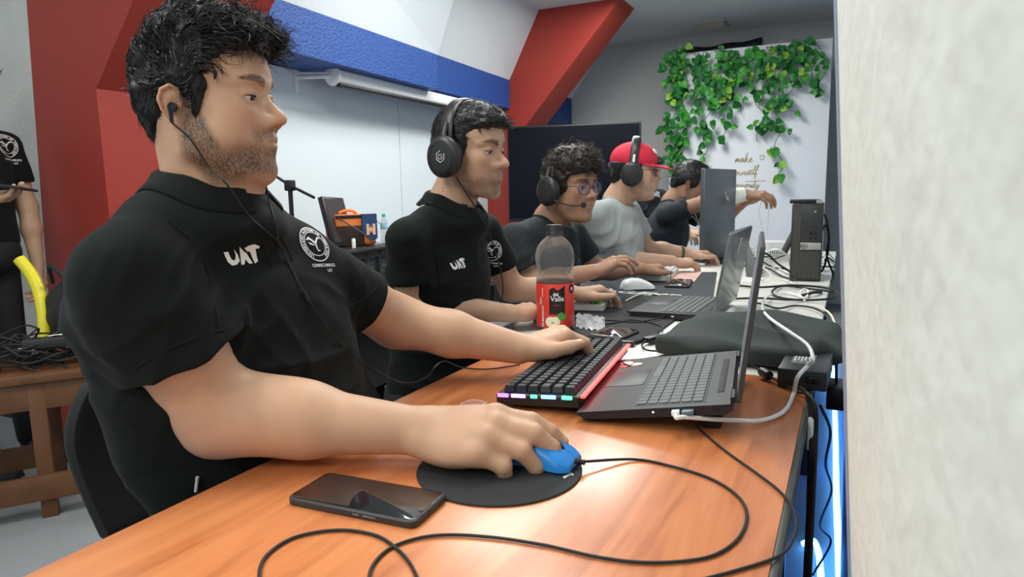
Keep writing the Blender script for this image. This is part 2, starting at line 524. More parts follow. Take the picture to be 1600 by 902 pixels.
# right-hand wall: far part behind the desks, and the near pier right beside the lens
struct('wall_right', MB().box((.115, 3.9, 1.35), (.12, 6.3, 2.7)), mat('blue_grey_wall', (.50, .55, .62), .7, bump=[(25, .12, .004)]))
pT, pB = ony(1308, 0, .62), ony(1330, 902, .62); sl_ = (pT.x-pB.x)/(pT.z-pB.z)
n1 = Vector((pB.x-sl_*pB.z, .62, 0)); lean = Vector((sl_*2.6, 0, 0)); n0 = Vector((n1.x+.085, -.9, 0)); th = .16
pier = MB(); q0, q1 = n0+Vector((th, 0, 0)), n1+Vector((th, 0, 0))
Z = Vector((0, 0, 1))
pier.hexa([n0, q0, q1, n1-lean*0, n0+lean+Z*2.6, q0+lean+Z*2.6, q1+lean+Z*2.6, n1+lean+Z*2.6])
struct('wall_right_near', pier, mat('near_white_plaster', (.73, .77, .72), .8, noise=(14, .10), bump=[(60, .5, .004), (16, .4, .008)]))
# painted metal corner strip at the end of the near wall
cs_ = MB(); a = n1+Vector((0, .002, 0))
cs_.hexa([a+Vector((-.0015, 0, 0)), a+Vector((.05, 0, 0)), a+Vector((.05, .03, 0)), a+Vector((-.0030, .03, 0)),
          a+lean+Vector((-.0015, 0, 2.6)), a+lean+Vector((.05, 0, 2.6)), a+lean+Vector((.05, .03, 2.6)), a+lean+Vector((-.0030, .03, 2.6))])
struct('trim_5', cs_, mat('dark_blue_trim', (.32, .38, .50), .35))

# unseen ceiling panels: one follows the desk reflection, the rest are added to brighten the room (their light is the four area lamps at the top of the script)
for (x, y) in LAMPS:
    r = empty('added_ceiling_lamp', (x, y, ZC), 'unseen white ceiling light panel added above the desks', 'ceiling lamp', 'added ceiling light panels')
    MB().box((x, y, ZC-.006), (.61, 1.21, .024), b=.004).build('lamp_frame', mat('white_enamel', (.8, .8, .8), .4), r)
    MB().box((x, y, ZC-.0205), (.56, 1.16, .006)).build('diffuser', mat('lamp_diffuser', (.9, .9, .9), .5, emit=(1, .98, .95), estr=1.6), r)
v = MB(); c = ony(1113, 48, 6.6)
v.box((c.x, c.y, ZC-.008), (.26, .26, .02), b=.003)
for k in range(6): v.box((c.x, c.y-.10+.04*k, ZC-.022), (.22, .022, .010), rot=(.5, 0, 0))
tag(v.build('ceiling_vent', mat('yellowed_plastic', (.45, .43, .36), .5)), 'small yellowed square grille in the ceiling near the back wall', 'vent')

# ---- pull-down projector screen under the blue beam
rt = empty('projector_screen', (-2.6, 3.9, 1.75), 'rolled up white projector screen housing on wall brackets under the blue beam', 'projector screen')
def sl(Y, off, z): return Vector((XW(Y)+off, Y, z))
A, B = sl(3.02, .20, 1.765), sl(5.15, .22, 1.765)
M = frame_M(A, (B-A), (0, 0, 1)); L = (B-A).length
MB().box((L/2, 0, 0), (L, .075, .075), M, b=.02, seg=3).build('housing', mat('white_metal', (.80, .82, .84), .35), rt)
MB().box((L/2, -.012, -.046), (L-.06, .030, .024), M, b=.005).build('bottom_bar', mat('black_plastic', (.012, .012, .013), .4), rt)
hb = MB().lathe([(.002, -.01), (.052, -.008), (.056, 0), (.052, .008), (.002, .01)], 24, M @ Matrix.Rotation(math.pi/2, 4, 'Y'))
hb.build('end_cap', mat('clear_white_plastic', (.75, .78, .80), .2), rt)
br = MB(); P0 = sl(2.94, .0, 1.765)
br.box((0, 0, 0), (.012, .03, .13), Matrix.Translation(P0+Vector((.006, 0, -.02))), b=.002)
br.tube([P0+Vector((0, 0, -.005)), A+Vector((0, -.01, -.005))], .011, 8); br.tube([P0+Vector((0, 0, .02)), A+Vector((0, -.01, .012))], .006, 8)
br.build('wall_bracket', mat('white_metal', (.80, .82, .84), .35), rt)

# ---- television on the back side
t = empty('television', (-1.9, 5.9, .6), 'large black flat television standing before the grey back wall', 'television')
a, b_ = ony(793, 200, 5.0), ony(1002, 190, 5.25)
c0 = (a+b_)/2; M = frame_M((0, 0, 0), Vector((b_.x-a.x, b_.y-a.y, 0)), (0, 0, 1)); W = math.hypot(b_.x-a.x, b_.y-a.y)
M.translation = Vector((c0.x, c0.y, 0)); zt = b_.z; hgt = zt-ony(1002, 345, 5.25).z
MB().box((0, 0, zt-hgt/2), (W, .045, hgt), M, b=.006).build('case', mat('black_plastic', (.012, .012, .013), .4), t)
MB().box((0, -.0235, zt-hgt/2+.006), (W-.024, .002, hgt-.04), M).build('screen', mat('dark_glass', (.003, .004, .008), .3, spec=.15), t)
st = MB(); st.box((0, .03, (zt-hgt)/2), (.10, .05, zt-hgt+.2), M, b=.004); st.box((0, 0, .02), (.8, .5, .04), M, b=.01); st.build('stand', mat('dark_metal', (.03, .03, .032), .4, metal=.6), t)
# ------------------------------------------------------------------ desks
ZT = .74
def wood_mat():
    m = bpy.data.materials.new('cherry_laminate'); m.use_nodes = True; nt = m.node_tree; N = nt.nodes; L = nt.links
    b = N['Principled BSDF']; b.inputs['Roughness'].default_value = .24; b.inputs['Specular IOR Level'].default_value = .55
    b.inputs['Coat Weight'].default_value = .28; b.inputs['Coat Roughness'].default_value = .22
    tc = N.new('ShaderNodeTexCoord'); mp = N.new('ShaderNodeMapping'); mp.inputs['Scale'].default_value = (11, 1.1, 1); mp.inputs['Rotation'].default_value = (0, 0, .06)
    L.new(tc.outputs['Object'], mp.inputs[0])
    n = N.new('ShaderNodeTexNoise'); n.inputs['Scale'].default_value = 2.2; n.inputs['Detail'].default_value = 5; n.inputs['Distortion'].default_value = .9
    L.new(mp.outputs[0], n.inputs['Vector'])
    n2 = N.new('ShaderNodeTexNoise'); n2.inputs['Scale'].default_value = 30; n2.inputs['Detail'].default_value = 2
    mp2 = N.new('ShaderNodeMapping'); mp2.inputs['Scale'].default_value = (9, .5, 1); L.new(tc.outputs['Object'], mp2.inputs[0]); L.new(mp2.outputs[0], n2.inputs['Vector'])
    cr = N.new('ShaderNodeValToRGB'); e = cr.color_ramp.elements
    e[0].position = .30; e[0].color = (.46, .135, .042, 1); e[1].position = .72; e[1].color = (.70, .255, .090, 1)
    x = e.new(.5); x.color = (.62, .205, .070, 1)
    ad = N.new('ShaderNodeMath'); ad.operation = 'MULTIPLY_ADD'; ad.inputs[1].default_value = .18; L.new(n2.outputs['Fac'], ad.inputs[0]); 
    sb = N.new('ShaderNodeMath'); sb.operation = 'SUBTRACT'; sb.inputs[1].default_value = .09; L.new(n.outputs['Fac'], sb.inputs[0]); L.new(sb.outputs[0], ad.inputs[2])
    L.new(ad.outputs[0], cr.inputs[0]); L.new(cr.outputs[0], b.inputs['Base Color'])
    rr = N.new('ShaderNodeMapRange'); rr.inputs[3].default_value = .26; rr.inputs[4].default_value = .38
    n3 = N.new('ShaderNodeTexNoise'); n3.inputs['Scale'].default_value = 6; n3.inputs['Detail'].default_value = 6; L.new(tc.outputs['Object'], n3.inputs['Vector']); L.new(n3.outputs['Fac'], rr.inputs[0]); L.new(rr.outputs[0], b.inputs['Roughness'])
    bp = N.new('ShaderNodeBump'); bp.inputs['Strength'].default_value = .012; bp.inputs['Distance'].default_value = .002; L.new(n2.outputs['Fac'], bp.inputs['Height']); L.new(bp.outputs[0], b.inputs['Normal'])
    return m

BLKG = mat('black_gloss', (.008, .008, .010), .08)

DKM = mat('dark_metal', (.03, .03, .032), .4, metal=.6)

X0, X1 = -.717, -.052
d = empty('desk', (-.38, .8, 0), 'orange cherry wood desk in front with glossy top, phone and mouse on it', 'desk')
MB().box(((X0+X1)/2, .795, ZT-.0125), (X1-X0, 1.16, .025), b=.0012).build('desktop', wood_mat(), d)
e = MB(); e.box((X1+.004, .795, ZT-.014), (.009, 1.16, .027), b=.003); e.build('edge_band', mat('dark_grey_edge', (.045, .048, .045), .5), d)
for y in (.30, 1.30):
    MB().box(((X0+X1)/2, y, (ZT-.025)/2), (X1-X0-.06, .03, ZT-.025)).build('side_panel', mat('cherry_panel', (.35, .12, .045), .5), d)
MB().box((X1-.05, .795, .48), (.018, .97, .42)).build('modesty_panel', mat('cherry_panel', (.35, .12, .045), .5), d)
WHT = mat('pale_desk_laminate', (.72, .70, .64), .35, noise=(5, .12), bump=[(30, .05, .002)])
def white_desk(y0, y1, label, x0=-.70):
    d = empty('desk', ((x0+X1)/2, (y0+y1)/2, 0), label, 'desk')
    MB().box(((x0+X1)/2, (y0+y1)/2, ZT-.014), (X1-x0, y1-y0, .024), b=.002).build('desktop', WHT, d)
    for x in (x0+.05, X1-.05):
        for y in (y0+.05, y1-.05):
            MB().box((x, y, (ZT-.026)/2), (.035, .035, ZT-.026), b=.003).build('leg', DKM, d)
    MB().box((X1-.05, (y0+y1)/2, .66), (.02, y1-y0-.15, .06)).build('rail', DKM, d)
white_desk(1.382, 2.78, 'off-white desk joined behind the orange one, carrying mats and open laptops')
white_desk(2.79, 4.25, 'off-white desk at the far end carrying the tower computer')
# ------------------------------------------------------------------ people
def hand_ops(side, curls, scale=1.0, thumb=None, thick=1.0):
    """side +1: thumb towards +y. x points to the fingertips, z out of the back of the hand.
    curls: for index, middle, ring, pinky (splay, mcp, pip, dip) in degrees"""
    ops = []; nails = []
    mcp = [(.090, .028, .000), (.094, .008, .003), (.088, -.012, .001), (.079, -.031, -.005)]
    ln = [(.043, .026, .021), (.047, .029, .022), (.043, .027, .021), (.034, .021, .019)]
    rr = [(.0102, .0090, .0078, .0066), (.0104, .0092, .0080, .0068), (.0099, .0087, .0076, .0064), (.0088, .0078, .0068, .0058)]
    t = thick
    def P(x, y, z): return Vector((x, y*side, z))
    ops.append(('u', Ell(P(.004, 0, 0), (.028, .026*t, .018*t)), .012))
    for i, (m, l, r) in enumerate(zip(mcp, ln, rr)):
        ops.append(('u', Cone(P(.012, m[1]*.55, -.002), P(*m), .0150*t, .0118*t), .010))
    ops.append(('u', Ell(P(.052, -.002, -.004), (.046, .036*t, .013*t)), .012))
    ops.append(('u', Ell(P(.040, .020, -.012), (.030, .016*t, .014*t)), .012))
    ops.append(('u', Ell(P(.045, -.026, -.010), (.034, .012*t, .013*t)), .012))
    for i, (m, l, r) in enumerate(zip(mcp, ln, rr)):
        sp, a1, a2, a3 = curls[i]
        p = P(*m); pts = [p.copy()]; a = 0
        for L_, da in zip(l, (a1, a2, a3)):
            a += math.radians(da); s = math.radians(sp)
            d = Vector((math.cos(a)*math.cos(s), math.cos(a)*math.sin(s)*side, -math.sin(a)))
            p = p+d*L_; pts.append(p.copy())
        k = .0035
        for j in range(3):
            ops.append(('u', Cone(pts[j], pts[j+1], r[j]*t, r[j+1]*t), k if j else .008))
        ops.append(('u', Ell(P(m[0]-.002, m[1], m[2]+.003), (.011, .0095*t, .0095*t)), .006))
        dl = (pts[3]-pts[2]).normalized(); up = Vector((math.sin(a), 0, math.cos(a)))
        nails.append((pts[3]+up*r[3]*t*.80-dl*.002, up, dl))
    th = thumb or [(.022, .022, -.008), (.052, .046, -.016), (.080, .062, -.018), (.104, .070, -.017)]
    tp = [P(*q) for q in th]
    for j, (ra, rb) in enumerate(((.017, .0135), (.0128, .0108), (.0112, .0080))):
        ops.append(('u', Cone(tp[j], tp[j+1], ra*t, rb*t), .009 if j == 0 else .004))
    dl = (tp[3]-tp[2]).normalized()
    up = Vector((0, side*.25, .97)); up = (up-dl*up.dot(dl)).normalized()
    nails.append((tp[3]+up*.0075*t-dl*.003, up, dl))
    # the wrist crease and the webs
    S = Matrix.Scale(scale, 4)
    return ops, nails
def place_hand(ops, nails, M):
    o = xf_ops(ops, M); R = M.to_3x3().normalized()
    return o, [(M @ n, (R @ u), (R @ d)) for n, u, d in nails]

def head_ops(fat=0.0, nose=1.0, eye_open=.0045, gaze_down=0.0, ear=True, lips=1.0):
    o = []
    U = lambda pr, k=.015: o.append(('u', pr, k))
    S = lambda pr, k=.004: o.append(('s', pr, k))
    U(Ell((-.006, 0, .052), (.092, .076, .082)))
    U(Ell((.034, 0, .058), (.060, .064, .060)), .02)
    U(Ell((.036, 0, -.008), (.056, .060+.008*fat, .066)), .02)
    for s in (1, -1):
        U(Chain([(-.004, s*.056, -.012), (.012, s*(.052+.010*fat), -.052), (.052, s*(.033+.006*fat), -.080), (.080, s*.012, -.086)], [.018, .018+.006*fat, .016+.003*fat, .013]), .022)
        U(Ell((.061, s*.044, .000), (.022, .019, .020)), .02)
        U(Ell((.046, s*(.042+.006*fat), -.034), (.030, .020+.006*fat, .030)), .02)
    U(Ell((.084, 0, -.084), (.016, .021, .016)), .012)
    U(Ell((.048, 0, -.055), (.046, .045, .042)), .02)
    U(Ell((.080, 0, -.040), (.021, .028, .026)), .016)
    if fat > 0: U(Ell((.026, 0, -.080-.006*fat), (.056, .046, .018+.010*fat)), .025)
    U(Chain([(.086, 0, .042), (.086, .018, .046), (.079, .038, .048), (.062, .055, .040)], [.007, .0085, .008, .005]), .010)
    U(Chain([(.086, 0, .042), (.086, -.018, .046), (.079, -.038, .048), (.062, -.055, .040)], [.007, .0085, .008, .005]), .010)
    for s in (1, -1): S(Ell((.094, s*.033, .024), (.018, .019, .013)), .014)
    n = nose
    U(Chain([(.080, 0, .042), (.0885, 0, .022), (.087+.020*n, 0, -.001)], [.0060, .0068, .0088]), .009)
    U(Ell((.089+.021*n, 0, -.0075), (.0118, .0120, .0100)), .007)
    for s in (1, -1):
        U(Ell((.0985, s*.0125, -.0118), (.0120, .0080, .0092)), .006)
        U(Ell((.088, s*.020, -.014), (.012, .010, .012)), .012)
    for s in (1, -1): S(Ell((.1040, s*.0070, -.0232), (.0052, .0034, .0040)), .002)
    for s in (1, -1): U(Ell((.085, s*.0125, .004), (.010, .009, .016)), .010)
    l = lips
    U(Chain([(.080, -.026, -.0405), (.0975, -.006, -.0358), (.0975, .006, -.0358), (.080, .026, -.0405)], [.0035, .0052*l, .0052*l, .0035]), .006)
    U(Chain([(.080, -.024, -.0445), (.0955, -.004, -.0482), (.0955, .004, -.0482), (.080, .024, -.0445)], [.0035, .0062*l, .0062*l, .0035]), .006)
    S(Chain([(.078, -.031, -.0440), (.098, -.012, -.0412), (.1035, 0, -.0424), (.098, .012, -.0412), (.078, .031, -.0440)], [.0014]*5), .003)
    for s in (1, -1):
        U(Ell((.0735, s*.0325, .0235), (.0140, .0148, .0138)), .005)
        S(Ell((.0880, s*.0335, .0200-.002*gaze_down), (.0190, .0160, eye_open)), .0012)
        U(Chain([(.0845, s*.019, .0275), (.0880, s*.033, .0310), (.0790, s*.0475, .0265)], [.0012, .0020, .0012]), .004)
    if ear:
        for s in (1, -1):
            rot = Euler((0, math.radians(-12), s*math.radians(-18))).to_matrix()
            e = []
            e.append(('u', Ell((0, 0, 0), (.0175, .0050, .0300)), 0))
            hp = []
            for k in range(11):
                a = math.radians(-60+k*27)
                hp.append((.0155*math.cos(a)*(1.0 if k < 8 else .9), s*.004, .003+.0265*math.sin(a)))
            hp = [( .004, s*.002, .004), (.012, s*.003, .010), (.014, s*.004, .022), (.004, s*.006, .031), (-.010, s*.006, .027), (-.018, s*.006, .012), (-.017, s*.005, -.004), (-.010, s*.003, -.018)]
            e.append(('u', Chain(hp, [.0018, .0028, .0030, .0032, .0032, .0032, .0028, .0022]), .003))
            e.append(('u', Ell((.000, s*.001, -.0255), (.0085, .0045, .0090)), .005))
            e.append(('s', Ell((.002, s*.007, .000), (.0090, .0070, .0130)), .003))
            e.append(('s', Ell((-.006, s*.0085, .012), (.0075, .0050, .0110)), .003))
            e.append(('u', Ell((.0110, s*.003, -.001), (.0035, .0035, .0065)), .003))
            M = Matrix.Translation((-.010, s*.0785, .004)) @ rot.to_4x4() @ Matrix.Scale(.88, 4)
            o.append(('u', Group(xf_ops(e, M), (-.010, s*.0795, .004), .045), .005))
    return o

SKIN = dict(p1=(.57, .335, .215), p2=(.50, .305, .20), p3=(.37, .20, .125), p4=(.49, .30, .205), p5=(.33, .18, .115))
def paint(P, base, paints, seed=1):
    c = np.tile(np.array(base, float), (len(P), 1))
    b = 1+.05*vnoise(P, 60, seed)[:, None]+.035*vnoise(P, 14, seed+3)[:, None]
    c = c*b; al = np.zeros(len(P))
    for (pr, col, soft, nz) in paints:
        d = pr(P)
        m = np.clip(.5-d/soft, 0, 1)
        if nz == 'hair': m = m*m*(3-2*m)*col*(1+.25*vnoise(P, 55, 5)); al = np.maximum(al, m); continue
        c = c*(1-m[:, None])+np.array(col)*m[:, None]
    return np.concatenate([c, np.clip(al, 0, 1)[:, None]], 1)
class Fn:
    def __init__(s, f): s.f = f
    def __call__(s, p): return s.f(p)
def local(M, f):
    Mi = np.array(M.inverted())
    return Fn(lambda p: f(p@Mi[:3, :3].T+Mi[:3, 3]))
def face_paints(M, skin, beard=0.6, brow=.9, hairc=(.012, .010, .009), beardfn=None):
    sk = np.array(skin)
    ps = []
    lipc = sk*np.array([.82, .60, .60])
    ps.append((local(M, Chain([(.080, -.027, -.0405), (.0985, -.006, -.0368), (.0985, .006, -.0368), (.080, .027, -.0405)], [.002, .0042, .0042, .002])), lipc, .003, 0))
    ps.append((local(M, Chain([(.080, -.025, -.0440), (.0975, -.004, -.0478), (.0975, .004, -.0478), (.080, .025, -.0440)], [.002, .0050, .0050, .002])), lipc, .003, 0))
    red = sk*np.array([1.02, .80, .78])
    for s in (1, -1):
        ps.append((local(M, Ell((.066, s*.046, -.008), (.026, .022, .020))), sk*np.array([1.02, .90, .88]), .03, 0))
        ps.append((local(M, Ell((-.010, s*.088, .004), (.022, .010, .032))), sk*np.array([1.02, .86, .84]), .02, 0))
    ps.append((local(M, Ell((.112, 0, -.009), (.012, .014, .012))), sk*np.array([1.03, .86, .84]), .012, 0))
    def bf(p):
        x, y, z = p.T; ay = np.abs(y)
        # beard field: negative inside
        side = np.maximum(z-(-.002+(.030-x)*.95), -(z+.125))           # in front of the ear downwards
        low = z-(-.046-.25*np.maximum(0, .085-x))
        jaw = np.maximum(np.minimum(low, np.maximum(z-(.030-np.maximum(0, x-.005)*1.75), x-.062)), -(x+.004-np.maximum(0, -.05-z)*.5))
        stache = np.maximum(np.abs(z+.0300)-.0065, ay-.028); stache = np.maximum(stache, .075-x)
        sides = np.maximum(np.maximum(np.abs(ay-.029)-.0045, z+.028), -z-.07); sides = np.maximum(sides, .06-x)
        return np.maximum(np.minimum(np.minimum(jaw, stache), sides), -(z+.112-.25*np.maximum(0, x-.02)))
    if beard: ps.append((local(M, beardfn or bf), beard, .026, 'hair'))
    if brow:
        def br(p):
            x, y, z = p.T; ay = np.abs(y); t = np.clip((ay-.013)/.040, 0, 1)
            zc = .0440+.0062*np.sin(t*2.35)-.003*t
            hw = .0056*(1-t)**.55+.0012
            return np.maximum(np.maximum(np.abs(z-zc)-hw, np.maximum(.012-ay, ay-.054)), .04-x)
        ps.append((local(M, br), brow, .004, 'hair'))
    return ps

def eyes(parent, M, gaze=(1, 0, -.25), open_=.0042, lash=0.0):
    g = Vector(gaze).normalized()
    for s in (1, -1):
        c = Vector((.0742, s*.0325, .0230))
        mb = MB(); R = frame_M((0, 0, 0), g, (0, 0, 1)); r = .0123
        prof = [(r*math.sin(math.pi*k/16), r*math.cos(math.pi*k/16)) for k in range(17)]
        prof[0] = (.0001, r); prof[-1] = (.0001, -r)
        T = M @ Matrix.Translation(c) @ R @ Matrix.Rotation(math.pi/2, 4, 'Y')
        e = mb.lathe(prof, 24, T, cap=False).build('eyeball', mat('eye_white', (.62, .58, .54), .15), parent)
        mb = MB(); mb.lathe([(.0056, r*.905), (.0050, r*.93), (.003, r*.985), (.0001, r*1.01)], 20, T, cap=False)
        mb.build('iris', mat('iris_brown', (.018, .008, .004), .08), e)
        mb = MB(); pts = []
        for k in range(9):
            t = -1+2*k/8; yy = s*.0335+t*.0135; zz = .0200-.002*lash+open_*math.sqrt(max(0, 1-(t*.86)**2))*.9
            xx = .0735+math.sqrt(max(1e-6, .0146**2-(yy-s*.0325)**2-(zz-.0235)**2))*1.0
            pts.append(M @ Vector((xx+.0006, yy, zz+.0008)))
        mb.tube(pts, [.0003, .0007, .0009, .0009, .0009, .0009, .0009, .0007, .0003], 6)
        mb.build('eyelashes', mat('lash_black', (.01, .008, .007), .6), parent)

def hair_part(ops, M, lo, hi, h, name, material, parent, disp=None):
    o = xf_ops(ops, M)
    c = M.to_translation()
    if disp: o.append(('d', Disp(local(M, disp)), 0))
    R = .19
    P, F = surf(o, (c.x-R, c.y-R, c.z-R), (c.x+R, c.y+R, c.z+R), h)
    ob = mesh_obj(name, P, F, material, parent)
    return ob, P, F
def curl_strands(P, F, M, n, length, rad, amp, name, material, parent, seed=3, flow=None, zmin=-.2, keep=None, lift=.0, cs=26, turn=1.0):
    """locks of hair growing over the mass"""
    rng = np.random.RandomState(seed)
    Mi = M.inverted(); R3 = M.to_3x3().normalized()
    fi = rng.randint(0, len(F), n*3)
    A = P[F[fi, 0]]; B = P[F[fi, 1]]; Cc = P[F[fi, 2]]
    nr = np.cross(B-A, Cc-A); nr /= np.linalg.norm(nr, axis=1)[:, None]+1e-12
    mb = MB(); cnt = 0
    for i in range(len(fi)):
        p = Vector(A[i]); nn = Vector(nr[i]); l = Mi @ p
        ln = R3.transposed() @ nn
        if l.z < zmin or (keep and not keep(l, ln)): continue
        d = flow(l, ln) if flow else Vector((0, 0, -1))
        d = R3 @ Vector(d); d = (d-nn*d.dot(nn))
        if d.length < 1e-4: d = nn.orthogonal()
        d.normalize(); s = nn.cross(d)
        lp = np.array([[l.x, l.y, l.z]])
        na, nb2 = float(vnoise(lp, cs, seed+11)[0]), float(vnoise(lp, cs, seed+12)[0])
        ang = turn*na*2.2; d, s = d*math.cos(ang)+s*math.sin(ang), s*math.cos(ang)-d*math.sin(ang)
        L = length*(.7+.6*rng.rand()); ph = 6.28*nb2+.6*rng.rand(); tw = 1.1+.3*rng.rand()
        am = amp*(.7+.6*rng.rand()); pts = []; K = 10
        for k in range(K):
            t = k/(K-1)
            pts.append(p+d*L*t+s*am*(math.sin(ph+tw*5*t)-math.sin(ph))+nn*(lift*math.sin(math.pi*min(1, t*.95))+am*.45*math.cos(ph+tw*5*t)+.0003-((L*t)**2)/(2*.080)-.0012*t))
        rs = [rad*(1.0-.75*(k/(K-1))**2) for k in range(K)]
        mb.tube(pts, rs, 4, cap=False)
        cnt += 1
        if cnt >= n: break
    return mb.build(name, material, parent, fix=False)

def wrinkle(p, c, d, amp, wl, R, seed=0):
    """soft uneven cloth folds; d points across the folds"""
    q = p-V3(c); d = V3(d)/np.linalg.norm(d)
    al = q@d; lat = q-al[:, None]*d
    w = lat*(.30/wl)+(al/wl*1.15)[:, None]*d
    w = w+.25*np.stack([vnoise(p, 9, seed+7)]*3, 1)
    n = vnoise(w, 1.0, seed)
    f = np.exp(-(np.linalg.norm(q, axis=1)/R)**2)
    return -1.5*amp*f*((1-np.abs(n))**2.2*1.5-.5)
def drape(ops_or_bvh, vs, M, dist=.35):
    """lay flat verts (in frame M, looking along -z) onto a surface"""
    out = []
    R = M.to_3x3()
    zz = (R @ Vector((0, 0, 1))).normalized()
    for v in vs:
        o = M @ Vector((v[0], v[1], 0))
        hit = ops_or_bvh.ray_cast(o+zz*dist*.5, -zz, dist*1.4)
        if hit[0] is None: hit = (o, zz)
        out.append(hit[0]+hit[1].normalized()*(.0010+v[2]) if hit[1].dot(zz) > 0 else hit[0]-hit[1].normalized()*(.001+v[2]))
    return out
def dense(vs, fs, mx):
    """subdivide flat lettering so that it follows the cloth"""
    bm = bmesh.new(); B = [bm.verts.new(v) for v in vs]
    for f in fs:
        try: bm.faces.new([B[i] for i in f])
        except Exception: pass
    bmesh.ops.triangulate(bm, faces=bm.faces[:])
    for _ in range(4):
        e = [e for e in bm.edges if e.calc_length() > mx]
        if not e: break
        bmesh.ops.subdivide_edges(bm, edges=e, cuts=1)
        bmesh.ops.triangulate(bm, faces=[f for f in bm.faces if len(f.verts) > 3])
    bm.verts.index_update()
    r = [v.co.copy() for v in bm.verts], [[v.index for v in f.verts] for f in bm.faces]
    bm.free(); return r
def collar(parent, material, N, fwd, left, up, r, name='collar', open_=.05, h=.038, tilt=.0, front_drop=.045, ro=None, bvh=None):
    """polo collar: a stand around the neck that folds over and ends in two points; N = neck centre at collar height"""
    N = Vector(N); fwd = Vector(fwd).normalized(); left = Vector(left).normalized(); up = Vector(up).normalized()
    rx, ry = r; ro = ro or (rx+.032, ry+.034)
    n = 44; rows = []
    for i in range(n+1):
        a = math.radians(22+(316)*i/n)           # from the left front round the back to the right front
        ca, sa = math.cos(a), math.sin(a); fr = max(0, ca)**1.5
        bk = max(0, -ca)
        def pt(kx, ky, z): return N+fwd*ca*kx+left*sa*ky+up*(z-front_drop*fr*1.0+tilt*bk)
        pe = 1 if (i < 3 or i > n-3) else 0
        q = 1-min(1, min(i, n-i)/7)      # towards the points
        row = [pt(rx+.002, ry+.002, -.006), pt(rx+.001, ry+.001, h*.55), pt(rx+.003, ry+.003, h*.95), pt(rx+.008, ry+.009, h),
               pt(rx+.014, ry+.015, h*.85), pt(ro[0]*.6+rx*.4, ro[1]*.6+ry*.4, h*.35), pt(ro[0]+.006*q, ro[1]+.004*q, -h*.25-.022*q)]
        row += [row[6]-up*.0028, pt(ro[0]*.6+rx*.4-.002, ro[1]*.6+ry*.4-.002, h*.25), pt(rx+.010, ry+.010, h*.70)]
        if bvh:
            for j, lift_ in ((4, .007), (5, .006), (6, .0050), (7, .0022), (8, .003)):
                hit = bvh.ray_cast(row[j]+up*.10, -up, .2)
                if hit[0] is not None and (hit[0]-row[j]).dot(up) > -lift_: row[j] = row[j]+up*((hit[0]-row[j]).dot(up)+lift_)
        rows.append(row)
    mb = MB(); mb.loft(rows, True, True)
    return mb.build(name, material, parent, sharp=60)
